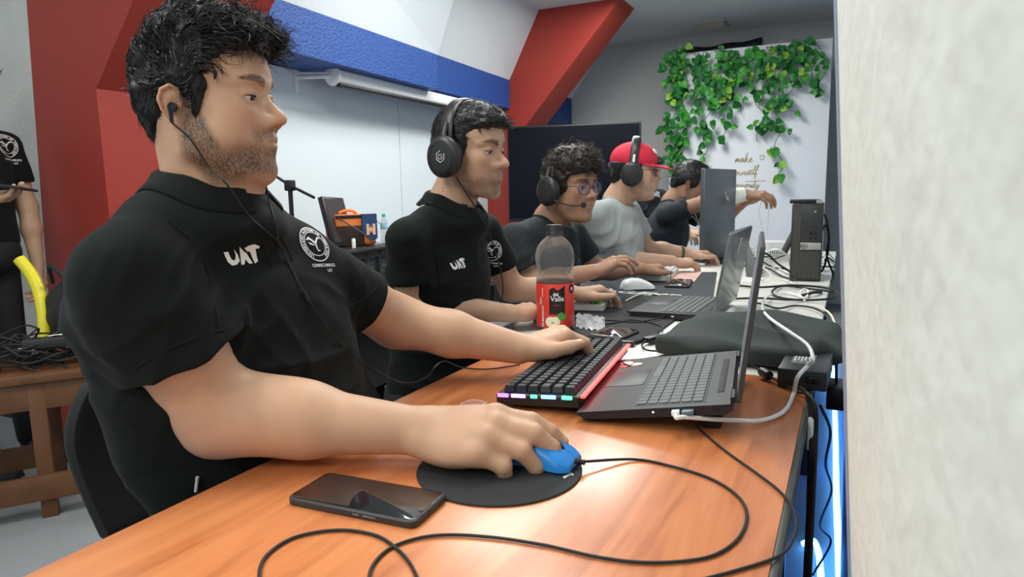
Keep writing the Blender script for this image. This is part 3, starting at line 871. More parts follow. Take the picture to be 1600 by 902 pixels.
# ---- the man in front
BLACK_CLOTH = mat('black_polo_cloth', (.0055, .0075, .0072), .85, spec=.18, bump=[(900, .25, .0006), (14, .12, .01)], sheen=.04)
SKIN1 = mat('skin_light', SKIN['p1'], .50, attr=True, sss=.12, spec=.35, bump=[(420, .18, .0006), (1400, .10, .0003)])
HAIR = mat('hair_black', (.010, .009, .009), .42, spec=.5)
HAIR2 = mat('hair_dark_brown', (.020, .012, .008), .45, spec=.5)
def man_front():
    root = empty('person', (-.86, .66, .02), 'person in black polo shirt with stubble beard and wired earphone, hand on the blue mouse', 'person')
    H = Matrix.Translation((-.838, .700, 1.228)) @ Euler((math.radians(0), math.radians(1), math.radians(24))).to_matrix().to_4x4() @ Matrix.Scale(.95, 4)
    N = Vector((-.852, .705, 1.112))            # base of the neck
    SR = Vector((-.822, .548, 1.008)); ER = Vector((-.768, .622, .813)); WR = Vector((-.512, .737, .786))
    SL = Vector((-.838, .845, 1.000)); EL = Vector((-.790, 1.065, .860)); WL = Vector((-.575, 1.175, .800))
    ops = xf_ops(head_ops(fat=1.0, eye_open=.0026, nose=1.0), H)
    hd = H @ Vector((-.022, 0, -.03))
    ops += [('u', Cone(H @ Vector((-.022, 0, -.02)), N, .055, .060), .03),
            ('u', Cone(H @ Vector((-.006, 0, -.05)), N+Vector((.012, .008, 0)), .044, .054), .03),
            ('u', Chain([N+Vector((0, 0, -.07)), (SR+N)/2+Vector((-.02, 0, -.03)), SR], [.055, .052, .052]), .03),
            ('u', Chain([N+Vector((0, 0, -.07)), (SL+N)/2+Vector((-.02, 0, -.03)), SL], [.055, .052, .052]), .03),
            ('u', Cone(N+Vector((0, 0, -.03)), N+Vector((-.03, 0, -.20)), .06, .09), .03)]
    # right arm and hand
    ops += [('u', Cone(SR, ER, .068, .058), .03), ('u', Cone(ER, ER*.55+WR*.45, .053, .047), .03),
            ('u', Cone(ER*.55+WR*.45, WR, .047, .0315), .02),
            ('u', Ell(ER*.72+WR*.28+Vector((0, 0, .006)), (.075, .048, .048), Vector(WR-ER).to_track_quat('X', 'Z').to_matrix()), .03)]
    xr = Vector((1, .20, .06)); zr = Vector((-.08, -.40, .90))
    hR, nR = hand_ops(1, [(2, 12, 26, 14), (0, 14, 36, 22), (-3, 22, 38, 28), (-4, 30, 62, 44)], thick=1.30,
                      thumb=[(.022, .022, -.010), (.050, .044, -.026), (.076, .052, -.036), (.098, .050, -.040)])
    MR = frame_M(WR, xr, zr) @ Matrix.Scale(1.12, 4)
    o, nailsR = place_hand(hR, nR, MR); ops += [(a, b, c) for a, b, c in o]
    # left arm and hand
    ops += [('u', Cone(SL, EL, .060, .048), .03), ('u', Cone(EL, EL*.55+WL*.45, .048, .044), .03),
            ('u', Cone(EL*.55+WL*.45, WL, .044, .031), .02)]
    xl = Vector((.60, .78, .20)); zl = Vector((-.10, -.05, 1))
    hL, nL = hand_ops(-1, [(4, 34, 40, 18), (0, 38, 42, 18), (-4, 38, 42, 20), (-10, 38, 38, 20)], thick=1.15,
                      thumb=[(.020, .022, -.008), (.046, .046, -.012), (.074, .060, -.012), (.098, .064, -.012)])
    ML = frame_M(WL, xl, zl) @ Matrix.Scale(1.05, 4)
    o, nailsL = place_hand(hL, nL, ML); ops += o
    P, F = surf(ops, (-1.12, .36, .66), (-.26, 1.44, 1.46), .0021)
    ps = face_paints(H, SKIN['p1'], beard=.85, brow=1.0)
    for (c, u, d) in nailsR+nailsL:
        ps.append((Ell(c, (.0062, .0052, .003), frame_M((0, 0, 0), d, u)), (.70, .47, .40), .0015, 0))
    ps.append((Ell(ER+Vector((.0, -.04, .11)), (.0, .0, .0)) if False else Ell(SR*.40+ER*.60+Vector((.045, -.046, .014)), (.0058, .0058, .012)), (.10, .045, .03), .003, 0))
    # knuckles and elbow are a little redder
    for q in (ER, EL): ps.append((Ell(q+Vector((0, -.02, -.03)), (.05, .05, .04)), (.58, .34, .25), .08, 0))
    mesh_obj('body', P, F, SKIN1, root, cols=paint(P, SKIN['p1'], ps, 2))
    eyes(root, H, (1, -.10, -.40), .0026)
    # shirt
    HR = SR*.46+ER*.54; HL = SL*.36+EL*.64
    dR = (ER-SR).normalized(); dL = (EL-SL).normalized()
    slR = Group([('u', Cone(SR, HR+dR*.05, .070, .088), 0), ('i', Half(HR, dR), .004), ('s', Cone(HR-dR*.012, HR+dR*.10, .074, .075), .002)], SR, .30)
    slL = Group([('u', Cone(SL, HL+dL*.05, .062, .064), 0), ('i', Half(HL, dL), .004), ('s', Cone(HL-dL*.012, HL+dL*.10, .0545, .0545), .002)], SL, .30)
    torso = [('u', Ell((-.858, .745, .83), (.146, .222, .220)), .0),
             ('u', Ell((-.824, .800, .66), (.110, .228, .180)), .05),
             ('u', Ell((-.888, .705, .95), (.130, .200, .110)), .05),
             ('u', Ell((-.826, .820, .52), (.135, .190, .120)), .05),
             ('u', Chain([N+Vector((-.002, -.01, -.030)), (SR+N)/2+Vector((-.02, 0, -.004)), SR], [.070, .066, .062]), .05),
             ('u', Chain([N+Vector((-.002, .01, -.030)), (SL+N)/2+Vector((-.02, 0, -.004)), SL], [.070, .066, .060]), .05),
             ('u', Ell(N+Vector((.022, 0, -.048)), (.086, .098, .046)), .03),
             ('u', slR, .022), ('u', slL, .022),
             ('s', Cone(N+Vector((.014, 0, -.005)), H @ Vector((-.01, 0, -.05)), .056, .075), .006)]
    def disp(p):
        d = wrinkle(p, HR+Vector((.01, -.02, .03)), dR+Vector((0, .5, .3)), .0055, .040, .11, 1)
        d = d+wrinkle(p, (-.76, .62, .93), (.2, -.5, .8), .0060, .045, .12, 2)
        d = d+wrinkle(p, HL, dL, .003, .035, .08, 3)+wrinkle(p, (-.74, .80, .90), (.1, .8, .5), .0050, .050, .12, 4)
        d = d+wrinkle(p, (-.72, .74, .76), (.3, .2, 1), .0060, .060, .16, 5)+wrinkle(p, (-.98, .55, .72), (0, .3, 1), .006, .060, .18, 6)
        return d+.0016*vnoise(p, 12, 4)+.0006*vnoise(p, 34, 9)
    torso.append(('d', Disp(disp), 0))
    P, F = surf(torso, (-1.20, .36, .36), (-.55, 1.14, 1.16), .0040)
    sh = mesh_obj('polo_shirt', P, F, BLACK_CLOTH, root)
    f1 = Vector((.94, .30, 0)); l1 = Vector((-.30, .94, 0))
    collar(sh, BLACK_CLOTH, N+Vector((.0, 0, .004)), f1, l1, (.08, .03, 1), (.064, .061), h=.026, front_drop=.040, tilt=.010, ro=(.098, .100), bvh=BVHTree.FromPolygons([tuple(v) for v in P.tolist()], F.tolist()))
    bv = BVHTree.FromPolygons([tuple(v) for v in P.tolist()], F.tolist())
    tp = [('u', Ell((-.86, .780, .555), (.165, .205, .115)), 0)]
    for s in (1, -1):
        h0 = Vector((-.82, .780+s*.105, .555)); kn = Vector((-.44, .80+s*.14, .52)); ak = Vector((-.42, .80+s*.15, .09))
        tp += [('u', Cone(h0, kn, .098, .072), .03), ('u', Cone(kn, ak, .068, .050), .02)]
        MB().loft([[Vector((ak.x-.10+.27*t, ak.y+w_*math.cos(k*math.pi/6), .012+hh*max(0, math.sin(k*math.pi/6)))) for k in range(12)] for t, w_, hh in ((0, .02, .05), (.1, .038, .075), (.4, .042, .085), (.75, .045, .055), (1, .02, .025))], True, True).build('shoe', mat('shoe_black', (.015, .015, .015), .5), root)
    P_, F_ = surf(tp, (-1.1, .4, .04), (-.30, 1.15, .72), .010)
    mesh_obj('trousers', P_, F_, mat('dark_trousers', (.012, .013, .016), .85), root)
    return root, sh, bv, H
root1, shirt1, bvh1, H1 = man_front()
def p1_hair():
    H = H1
    ops = [('u', Ell((-.004, 0, .058), (.094, .080, .090)), 0),
           ('u', Ell((.014, 0, .105), (.078, .074, .044)), .02),
           ('u', Ell((.070, 0, .100), (.034, .060, .026)), .015),
           ('u', Ell((-.056, 0, .016), (.040, .062, .070)), .03),
           ('u', Chain([(.022, .072, .05), (.020, .071, .012), (.016, .068, -.012)], [.010, .006, .003]), .01),
           ('u', Chain([(.022, -.072, .05), (.020, -.071, .012), (.016, -.068, -.012)], [.010, .006, .003]), .01),
           ('s', Ell((.122, 0, .024), (.082, .16, .070)), .008),
           ('s', Ell((.100, 0, .066), (.062, .12, .032)), .010),
           ('s', Box((.098, 0, -.08), (.075, .12, .078), .01), .008),
           ('s', Ell((-.012, .095, -.004), (.021, .030, .033)), .006), ('s', Ell((-.012, -.095, -.004), (.021, .030, .033)), .006),
           ('s', Box((.012, 0, -.105), (.06, .12, .085), .01), .01),
           ('i', Half((-.06, 0, -.066), (-.2, 0, -1)), .01)]
    def disp(p):
        q = p+.014*np.stack([vnoise(p, 24, 1), vnoise(p, 24, 2), vnoise(p, 24, 3)], 1)
        top = np.clip((p[:, 2]-.02)/.07, .22, 1)
        r = 1-np.abs(vnoise(q*np.array([1, 1, .6]), 52, 5)); r2 = 1-np.abs(vnoise(q, 120, 6))
        return -(.013*(r-.6)+.004*(r2-.6))*top
    ob, P, F = hair_part(ops, H, None, None, .0022, 'hair', HAIR, root1, disp)
    def flow(l, n):
        if l.z > .05: return Vector((.9, .25*math.sin(l.x*60), .15+.3*math.sin(l.y*50)))
        return Vector((-.45, 0, -1))
    curl_strands(P, F, H, 5600, .036, .00066, .0052, 'curls', HAIR, ob, 3, flow, zmin=.015, cs=24, turn=.8, keep=lambda l, n: l.x < .035 or l.z > .088)
    curl_strands(P, F, H, 2600, .018, .00040, .0008, 'short_sides', HAIR, ob, 5, flow, zmin=-.08, keep=lambda l, n: l.z < .045 and l.x < .028, turn=.2)
p1_hair()
# ---- the others along the desks
def dress(parent, P, F, shirt_m, name='shirt'): return mesh_obj(name, P, F, shirt_m, parent)
def seated(name_label, sp):
    """sp: dictionary of joints in metres"""
    root = empty('person', sp.get('base', (sp['N'][0], sp['N'][1], .02)), name_label, 'person')
    V = lambda k: Vector(sp[k])
    H = Matrix.Translation(V('H')) @ Euler((math.radians(sp.get('roll', 0)), math.radians(sp['pitch']), math.radians(sp['yaw']))).to_matrix().to_4x4() @ Matrix.Scale(sp.get('hs', .95), 4)
    N, SR, ER, WR, SL, EL, WL = [V(k) for k in ('N', 'SR', 'ER', 'WR', 'SL', 'EL', 'WL')]
    a = sp.get('arm', 1.0); fat = sp.get('fat', 0); th = sp.get('torso', 1.0)
    ops = xf_ops(head_ops(fat=fat, eye_open=sp.get('eye', .0035), nose=sp.get('nose', 1.0), lips=sp.get('lips', 1.0)), H)
    ops += [('u', Cone(H @ Vector((-.020, 0, -.02)), N+Vector((0, 0, .01)), .050+.006*fat, .055+.006*fat), .03),
            ('u', Cone(N, N+Vector((-.03, 0, -.14)), .056, .070), .03),
            ('u', Chain([N+Vector((0, 0, -.06)), (SR+N)/2+Vector((0, 0, -.03)), SR], [.05, .045, .046*a]), .03),
            ('u', Chain([N+Vector((0, 0, -.06)), (SL+N)/2+Vector((0, 0, -.03)), SL], [.05, .045, .046*a]), .03)]
    nails = []
    for (S_, E_, W_, side, hx, hz, cur, key) in ((SR, ER, WR, 1, sp.get('hxR', (1, .1, -.05)), sp.get('hzR', (0, -.15, 1)), sp.get('cR'), 'R'), (SL, EL, WL, -1, sp.get('hxL', (1, -.1, -.05)), sp.get('hzL', (0, .15, 1)), sp.get('cL'), 'L')):
        ops += [('u', Cone(S_, E_, .048*a, .040*a), .03), ('u', Cone(E_, E_*.6+W_*.4, .041*a, .040*a), .02), ('u', Cone(E_*.6+W_*.4, W_, .040*a, .026*a), .02)]
        hd, nl = hand_ops(side, cur or [(3, 22, 34, 18), (0, 26, 38, 20), (-3, 28, 38, 22), (-7, 30, 36, 22)], thick=sp.get('hthick', 1.08))
        o, nl = place_hand(hd, nl, frame_M(W_, hx, hz) @ Matrix.Scale(sp.get('hscale', 1.0), 4))
        ops += o; nails += nl
    pts = np.array([list(v) for v in (SR, ER, WR, SL, EL, WL, N, V('H'))])
    lo = pts.min(0)-.24; hi = pts.max(0)+.24
    P, F = surf(ops, lo, hi, sp.get('h', .003))
    ps = face_paints(H, sp['skin'], beard=sp.get('beard', 0), brow=sp.get('brow', .95))
    sk = np.array(sp['skin'])
    for (c, u, d) in nails: ps.append((Ell(c, (.0062, .0052, .003), frame_M((0, 0, 0), d, u)), tuple(np.minimum(1, sk*np.array([1.2, 1.25, 1.35]))), .0015, 0))
    mesh_obj('body', P, F, mat(sp['skinmat'], sp['skin'], .5, attr=True, sss=.10, spec=.35, bump=[(420, .15, .0006)]), root, cols=paint(P, sp['skin'], ps, 3))
    eyes(root, H, sp.get('gaze', (1, 0, -.35)), sp.get('eye', .0035))
    # clothes
    fr = sp.get('hem', .58)
    HR = SR*(1-fr)+ER*fr; HL = SL*(1-fr)+EL*fr; dR = (ER-SR).normalized(); dL = (EL-SL).normalized(); sw = sp.get('sleeve', 1.0)
    def sleeve(S_, H_, d_): return Group([('u', Cone(S_, H_+d_*.05, .056*a, .064*a*sw), 0), ('i', Half(H_, d_), .004), ('s', Cone(H_-d_*.012, H_+d_*.1, .064*a*sw-.014, .064*a*sw-.013), .002)], S_, .30)
    yaw = math.atan2((SL-SR).y, (SL-SR).x)-math.pi/2; R3 = Euler((0, 0, yaw)).to_matrix(); R4 = R3.to_4x4()
    B = V('B')                                   # belly centre, low
    mid = (SR+SL)/2; half = (SL-SR).length/2
    chest = mid*.72+B*.28; waist = mid*.35+B*.65; d_ = sp.get('depth', .115)
    tor = [('u', Ell(chest, (d_, half*1.02*th, .150), R3), 0), ('u', Ell(waist, (d_*sp.get('belly', 1.05), half*.95*th, .170), R3), .06),
           ('u', Ell(B, (d_*sp.get('belly', 1.05)*1.05, half*1.0*th, .130), R3), .06),
           ('u', Chain([N+Vector((0, -.01, -.035)), (SR+N)/2+Vector((0, 0, -.010)), SR], [.060, .052, .050*a]), .05),
           ('u', Chain([N+Vector((0, .01, -.035)), (SL+N)/2+Vector((0, 0, -.010)), SL], [.060, .052, .050*a]), .05),
           ('u', Ell(N+R3 @ Vector((.018, 0, -.050)), (.076, .090, .042), R3), .03),
           ('u', sleeve(SR, HR, dR), .02), ('u', sleeve(SL, HL, dL), .02),
           ('s', Cone(N+R3 @ Vector((.012, 0, -.005)), H @ Vector((-.01, 0, -.05)), .052+.006*fat, .075), .006)]
    sd = sp.get('seed', 1)
    def disp(p):
        d = wrinkle(p, HR, dR+Vector((0, .4, .3)), .004, .032, .09, sd)+wrinkle(p, HL, dL, .003, .032, .08, sd+1)
        d = d+wrinkle(p, chest+R3 @ Vector((.10, -.12, .0)), (.2, -.6, .7), .006, .045, .12, sd+2)+wrinkle(p, waist+R3 @ Vector((.1, 0, -.02)), (.2, .2, 1), .006, .055, .16, sd+3)
        return d+wrinkle(p, waist+R3 @ Vector((-.02, -.16, -.02)), (.1, .3, 1), .006, .05, .15, sd+4)+.0015*vnoise(p, 13, sd)
    tor.append(('d', Disp(disp), 0))
    q = np.array([list(v) for v in (SR, HR, SL, HL, N, B)]); lo = q.min(0)-.24; hi = q.max(0)+.16
    P, F = surf(tor, lo, hi, sp.get('hc', .006))
    sh = mesh_obj(sp.get('shirt_name', 'shirt'), P, F, sp['shirt'], root)
    bv = BVHTree.FromPolygons([tuple(v) for v in P.tolist()], F.tolist())
    if sp.get('collar'):
        collar(sh, sp['shirt'], N+Vector((0, 0, .002)), R3 @ Vector((1, 0, 0)), R3 @ Vector((0, 1, 0)), (.08, 0, 1), (.058, .056), h=.026, front_drop=.038, tilt=.010, ro=(.092, .095), bvh=bv)
    else:
        rg = []
        for k in range(41):
            t = 2*math.pi*k/40; p = N+R3 @ Vector((.004+.063*math.cos(t), .064*math.sin(t), -.004-.022*max(0, math.cos(t))**1.3+.006*max(0, -math.cos(t))))
            hit = bv.ray_cast(p+Vector((0, 0, .08)), Vector((0, 0, -1)), .2)
            if hit[0] is not None and hit[0].z > p.z-.03: p.z = hit[0].z+.001
            rg.append(p)
        MB().tube(rg, .0052, 8, cap=False).build('neck_band', sp['shirt'], sh, fix=False)
    # trousers: lap, thighs and shins under the desk
    hip = B+Vector((0, 0, -.045)); fwd = R3 @ Vector((1, 0, 0)); lf = R3 @ Vector((0, 1, 0))
    tp = [('u', Ell(hip, (.15, half*.95*th, .11), R3), 0)]
    for s in (1, -1):
        h0 = hip+lf*s*.09; kn = h0+fwd*(.40 if not sp.get('standing') else .02); kn.z = .50; ak = kn+fwd*.03; ak.z = .09
        tp += [('u', Cone(h0, kn, .085*a, .062*a), .03), ('u', Cone(kn, ak, .060*a, .045*a), .02)]
    q = np.array([list(hip-Vector((.3, .4, .25))), list(hip+Vector((.62, .45, .25)))])
    P2, F2 = surf(tp, (q[0][0], q[0][1], .02), q[1], .010)
    mesh_obj('trousers', P2, F2, mat('dark_trousers', (.012, .013, .016), .85), root)
    for s in (1, -1):
        h0 = hip+lf*s*.09+fwd*(.46 if not sp.get('standing') else .08); MB().loft([[Vector((h0.x-.08+.25*t, h0.y+w_*math.cos(k*math.pi/6), .012+hh*max(0, math.sin(k*math.pi/6)))) for k in range(12)] for t, w_, hh in ((0, .02, .05), (.1, .038, .075), (.4, .042, .085), (.75, .045, .055), (1, .02, .025))], True, True).build('shoe', mat('shoe_black', (.015, .015, .015), .5), root)
    return root, sh, bv, H, N, R3
def emblem(bv, parent, c, n, up, size, text='UAT', kind='word', font_m=None):
    c = Vector(c); n = Vector(n).normalized(); up = Vector(up); x = up.cross(n).normalized(); up = n.cross(x)
    M = Matrix(((x.x, up.x, n.x, c.x), (x.y, up.y, n.y, c.y), (x.z, up.z, n.z, c.z), (0, 0, 0, 1)))
    font_m = font_m or INKW0
    if kind == 'word':
        # slanted heavy letters: a long-tailed U, a notched A and a T whose bar runs to the right
        polys = [[(-1.40, .28), (-1.10, .32), (-.88, -.20), (-.70, -.34), (-.58, -.22), (-.58, .10), (-.74, .50), (-.42, .08), (-.26, -.38), (-.50, -.62), (-.85, -.66), (-1.12, -.42)],
                 [(-.36, .66), (-.05, .34), (.22, .14), (.66, -.60), (.40, -.62), (.14, -.28), (.06, -.64), (-.18, -.66), (-.20, -.20)],
                 [(.00, .54), (.36, .74), (.72, .80), (1.14, .62), (1.10, .46), (.84, .46), (1.08, -.50), (.82, -.62), (.44, .28), (.28, .26)]]
        V_, F_ = [], []
        for pl in polys:
            v, f = dense([Vector((a*size*.36, b*size*.36, 0)) for a, b in pl], [list(range(len(pl)))], size*.12)
            F_ += [[i+len(V_) for i in g] for g in f]; V_ += v
        return mesh_obj('chest_lettering', drape(bv, V_, M), F_, font_m, parent, smooth=False)
    if kind == 'seal':
        V_, F_ = [], []
        def addp(v, f):
            nonlocal V_, F_
            F_ += [[i+len(V_) for i in g] for g in f]; V_ += v
        for r0, r1 in ((.94, 1.0), (.66, .70)):
            v = []; f = []
            for k in range(48):
                a = 2*math.pi*k/48; v += [Vector((size*r0*math.cos(a), size*r0*math.sin(a), 0)), Vector((size*r1*math.cos(a), size*r1*math.sin(a), 0))]
            f = [[2*k, 2*k+1, (2*k+3) % 96, (2*k+2) % 96] for k in range(48)]; addp(v, f)
        s = text; 
        for k, ch in enumerate(s):
            if ch == ' ': continue
            a = math.radians(235-290*k/(len(s)-1)) if kind else 0
            v, f = text_mesh(ch, size*.24, bold=size*.006)
            v = [Vector((q[0]*math.cos(a-math.pi/2)-q[1]*math.sin(a-math.pi/2)+size*.81*math.cos(a), q[0]*math.sin(a-math.pi/2)+q[1]*math.cos(a-math.pi/2)+size*.81*math.sin(a), 0)) for q in v]
            v, f = dense(v, f, size*.2); addp(v, f)
        for pl in ([(-.58, .22), (-.30, .42), (.02, .12), (.34, .40), (.60, .30), (.30, .26), (.06, -.04), (-.06, .00), (-.30, .22)], [(-.05, -.02), (.07, -.05), (.05, -.34), (.22, -.42), (.02, -.44), (-.02, -.30)], [(-.46, .10), (-.12, -.04), (-.10, -.12), (-.40, -.04)]):
            v, f = dense([Vector((a*size, b*size, 0)) for a, b in pl], [list(range(len(pl)))], size*.2); addp(v, f)
        for i, (t_, yy, sc_) in enumerate((('CORRECAMINOS', -1.22, .24), ('             UAT', -1.50, .22))):
            v, f = text_mesh(t_, size*sc_, bold=size*.005); v = [q+Vector((.15*size, yy*size, 0)) for q in v]; v, f = dense(v, f, size*.2); addp(v, f)
        return mesh_obj('chest_emblem', drape(bv, V_, M), F_, font_m, parent, smooth=False)
INKW0 = mat('white_print', (.78, .78, .76), .5)

def headphones(label, H, cup_m, band_m, side_tilt=-8, mic=None, back=-.010, logo=False, cup_r=.044, top=.152, halfw=.094, metalband=False):
    root = empty('headphones', H @ Vector((0, 0, .0)), label, 'headphones')
    HH = H @ Matrix.Translation((back, 0, .002)) @ Matrix.Rotation(math.radians(side_tilt), 4, 'Y')
    for s in (1, -1):
        Mc = HH @ Matrix.Translation((0, s*halfw, -.002)) @ Matrix.Rotation(-s*math.pi/2, 4, 'X')
        r = cup_r
        MB().lathe([(.001, -.012), (r*.80, -.012), (r*.98, -.008), (r*1.0, -.002), (r*.92, .002)], 36, Mc).build('ear_cushion', mat('cushion_black', (.015, .015, .015), .7), root)
        prof = [(.001, .001), (r*.93, .001), (r*1.02, .005), (r*1.02, .016), (r*.92, .022), (r*.60, .0255), (.001, .0265)]
        cp = MB(); cp.lathe(prof, 36, Mc @ Matrix.Diagonal((1.0, 1.10, 1, 1))); c = cp.build('ear_cup', cup_m, root)
        MB().tube([Mc @ Vector((r*.74*math.cos(k*math.pi/16), r*.80*math.sin(k*math.pi/16), .0243)) for k in range(33)], .0012, 5, cap=False).build('cup_ring', band_m, c, fix=False)
        if logo:
            Ml = Mc @ Matrix.Translation((0, 0, .0268))
            lg = MB(); hx_ = [(.013*math.cos(math.radians(60*k+90)), .015*math.sin(math.radians(60*k+90))) for k in range(7)]
            lg.tube([Ml @ Vector((a, b, 0)) for a, b in (hx_[:6])], .0011, 5); lg.tube([Ml @ Vector((a, b, 0)) for a, b in ((.006, .004), (-.005, .005), (-.006, -.006), (.005, -.006), (.006, -.001), (.001, -.001))], .0010, 5)
            lg.build('cup_logo', mat('logo_white', (.7, .7, .68), .4), c, fix=False)
        yk = MB(); yk.tube([HH @ Vector((0, s*(halfw+.012), r*.9)), HH @ Vector((0, s*(halfw+.006), r*1.3)), HH @ Vector((0, s*(halfw-.004), r*1.75))], [.009, .008, .007], 8, flat=.5)
        yk.build('yoke', mat('yoke_metal', (.40, .40, .38), .3, metal=.8) if metalband else band_m, root)
    for (nm, rr, m_, dz, w_) in (('headband', .0095, band_m, 0, 1.9), ('band_pad', .007, mat('cushion_black'), -.011, 1.5)):
        rg = []
        for k in range(25):
            a = math.pi*k/24; y = (halfw-.004)*math.cos(a); z = .040+(top-.040+dz)*math.sin(a)**.85
            nrm = Vector((0, math.cos(a), math.sin(a)*.9)).normalized(); c = Vector((0, y, z))
            ring = []
            for j in range(10):
                b = 2*math.pi*j/10; ring.append(HH @ (c+Vector((rr*w_*math.cos(b), 0, 0))+nrm*(.0042*math.sin(b))))
            rg.append(ring)
        MB().loft(rg, True, True).build(nm, m_, root)
    if mic:
        s = -1
        pts = [HH @ Vector((.02, s*(halfw+.014), -.02)), HH @ Vector((.05, s*(halfw+.008), -.045)), HH @ Vector((.085, s*.070, -.060)), HH @ Vector((.112, s*.045, -.060))]
        MB().tube(spline(pts, 6), .0022, 6).build('mic_boom', cup_m, root, fix=False)
        MB().lathe([(.001, -.010), (.008, -.007), (.0095, 0), (.008, .007), (.001, .010)], 14, Matrix.Translation(pts[-1])).build('mic_foam', mat('cushion_black'), root)
    return root, HH
def glasses(label, H, m, lens_m, rnd=.9):
    root = empty('eyeglasses', H @ Vector((.09, 0, .02)), label, 'glasses')
    fr = MB()
    for s in (1, -1):
        c = Vector((.1000, s*.033, .0185)); pts = []
        for k in range(33):
            a = 2*math.pi*k/32; ca, sa = math.cos(a), math.sin(a)
            y = .0265*math.copysign(abs(ca)**rnd, ca); z = .0215*math.copysign(abs(sa)**rnd, sa)
            pts.append(H @ (c+Vector((-.10*abs(y*s+.0)*.0-.35*max(0, (s*y))*.5, y, z))))
        fr.tube(pts, .0013, 6, cap=False)
        fr.tube([H @ Vector((.094, s*.0595, .024)), H @ Vector((.070, s*.0740, .024)), H @ Vector((.010, s*.0800, .020)), H @ Vector((-.012, s*.0805, .008))], .0014, 6)
        mb = MB(); mb.add([H @ (c+Vector((-.175*max(0, s*y), y, z))) for y, z in [(.0255*math.cos(k*math.pi/12), .0205*math.sin(k*math.pi/12)) for k in range(24)]], [list(range(24))])
        mb.build('lens', lens_m, root, fix=False)
    fr.tube(spline([H @ Vector((.102, .0075, .021)), H @ Vector((.108, 0, .024)), H @ Vector((.102, -.0075, .021))], 5), .0013, 6)
    fr.build('frame', m, root, fix=False)
    return root

# ---------------- second man: slim, wavy short hair, black polo, gaming headset
S2 = dict(H=(-.878, 1.520, 1.196), yaw=-2, pitch=6, hs=.95, fat=-.1, nose=1.15, N=(-.925, 1.510, 1.080), SR=(-.955, 1.345, .998), ER=(-.970, 1.375, .835), WR=(-.790, 1.560, .792),
          SL=(-.925, 1.675, 1.000), EL=(-.880, 1.760, .825), WL=onz(893, 458, .800), B=(-.985, 1.500, .60), arm=.90, skin=SKIN['p2'], skinmat='skin_olive', beard=.62, eye=.0030,
          shirt=BLACK_CLOTH, shirt_name='polo_shirt', collar=True, seed=11, gaze=(1, -.1, -.5), hem=.60, hxL=(.62, .75, .02), hxR=(.28, .95, -.02), depth=.105, torso=.90, h=.0026, hc=.005)
root2, shirt2, bv2, H2, N2, R2 = seated('person in black polo shirt and black gaming headset, looking down, behind the juice bottle', S2)
def short_hair(H, root, m, thick=1.0, fringe=.0, seed=1, wave=.003, curls=None, name='hair', amp=.006, cs=30, zcut=None):
    t = thick
    ops = [('u', Ell((-.008, 0, .058), (.090+.010*t, .072+.009*t, .082+.010*t)), 0),
           ('u', Ell((.020, 0, .100), (.074+.006*t, .066+.006*t, .036+.010*t)), .02),
           ('u', Ell((.068, 0, .094), (.030, .056, .022+.004*t)), .015),
           ('u', Ell((-.062, 0, .014), (.034+.006*t, .058, .066)), .03),
           ('u', Chain([(.018, .071, .05), (.016, .070, .012), (.014, .067, -.004)], [.010, .006, .003]), .01),
           ('u', Chain([(.018, -.071, .05), (.016, -.070, .012), (.014, -.067, -.004)], [.010, .006, .003]), .01),
           ('s', Ell((.122, 0, .020-fringe), (.082, .16, .070)), .014), ('s', Ell((.098, 0, .054-fringe), (.062, .14, .034)), .014),
           ('s', Box((.098, 0, -.08), (.075, .12, .078), .01), .008),
           ('s', Ell((-.012, .095, -.004), (.021, .030, .033)), .006), ('s', Ell((-.012, -.095, -.004), (.021, .030, .033)), .006),
           ('s', Box((.012, 0, -.105), (.06, .12, .085), .01), .01), ('i', Half((-.06, 0, -.062), (-.2, 0, -1)), .01)]
    if zcut is not None: ops.append(('i', Half((0, 0, zcut), (0, 0, 1)), .004))
    def disp(p):
        q = p+.012*np.stack([vnoise(p, 26, seed), vnoise(p, 26, seed+1), vnoise(p, 26, seed+2)], 1)
        top = np.clip((p[:, 2]-.02)/.07, .2, 1)
        return -(amp*((1-np.abs(vnoise(q, 60, 5)))-.6)+.003*((1-np.abs(vnoise(q, 140, 6)))-.6))*top
    ob, P, F = hair_part(ops, H, None, None, .0032, name, m, root, disp)
    def flow(l, n):
        if l.z > .05: return Vector((.9, .25*math.sin(l.x*60), .1))
        return Vector((-.35, 0, -1))
    n_, ln, am = curls or (1700, .030, .002)
    curl_strands(P, F, H, n_, ln, .0006, am, 'strands', m, ob, seed+2, flow, zmin=-.05, cs=cs, turn=.8, keep=lambda l, n: (l.x < .03 or l.z > .085-fringe) and (zcut is None or l.z < zcut-.02))
    return ob
short_hair(H2, root2, HAIR, .9, .004, 1)
headphones('large black gaming headset with white hexagon logo worn by the second man', H2, mat('headset_black', (.018, .018, .019), .38), mat('headset_gloss', (.020, .020, .021), .36), side_tilt=-6, logo=True, cup_r=.048)
cable('thin black headset cable hanging over the second man\'s polo shirt', [H2 @ Vector((.03, -.10, -.05)), N2+Vector((.10, -.01, -.05)), N2+Vector((.125, .02, -.16)), N2+Vector((.128, .03, -.22)), N2+Vector((.120, .03, -.26))], .0018, RUB)

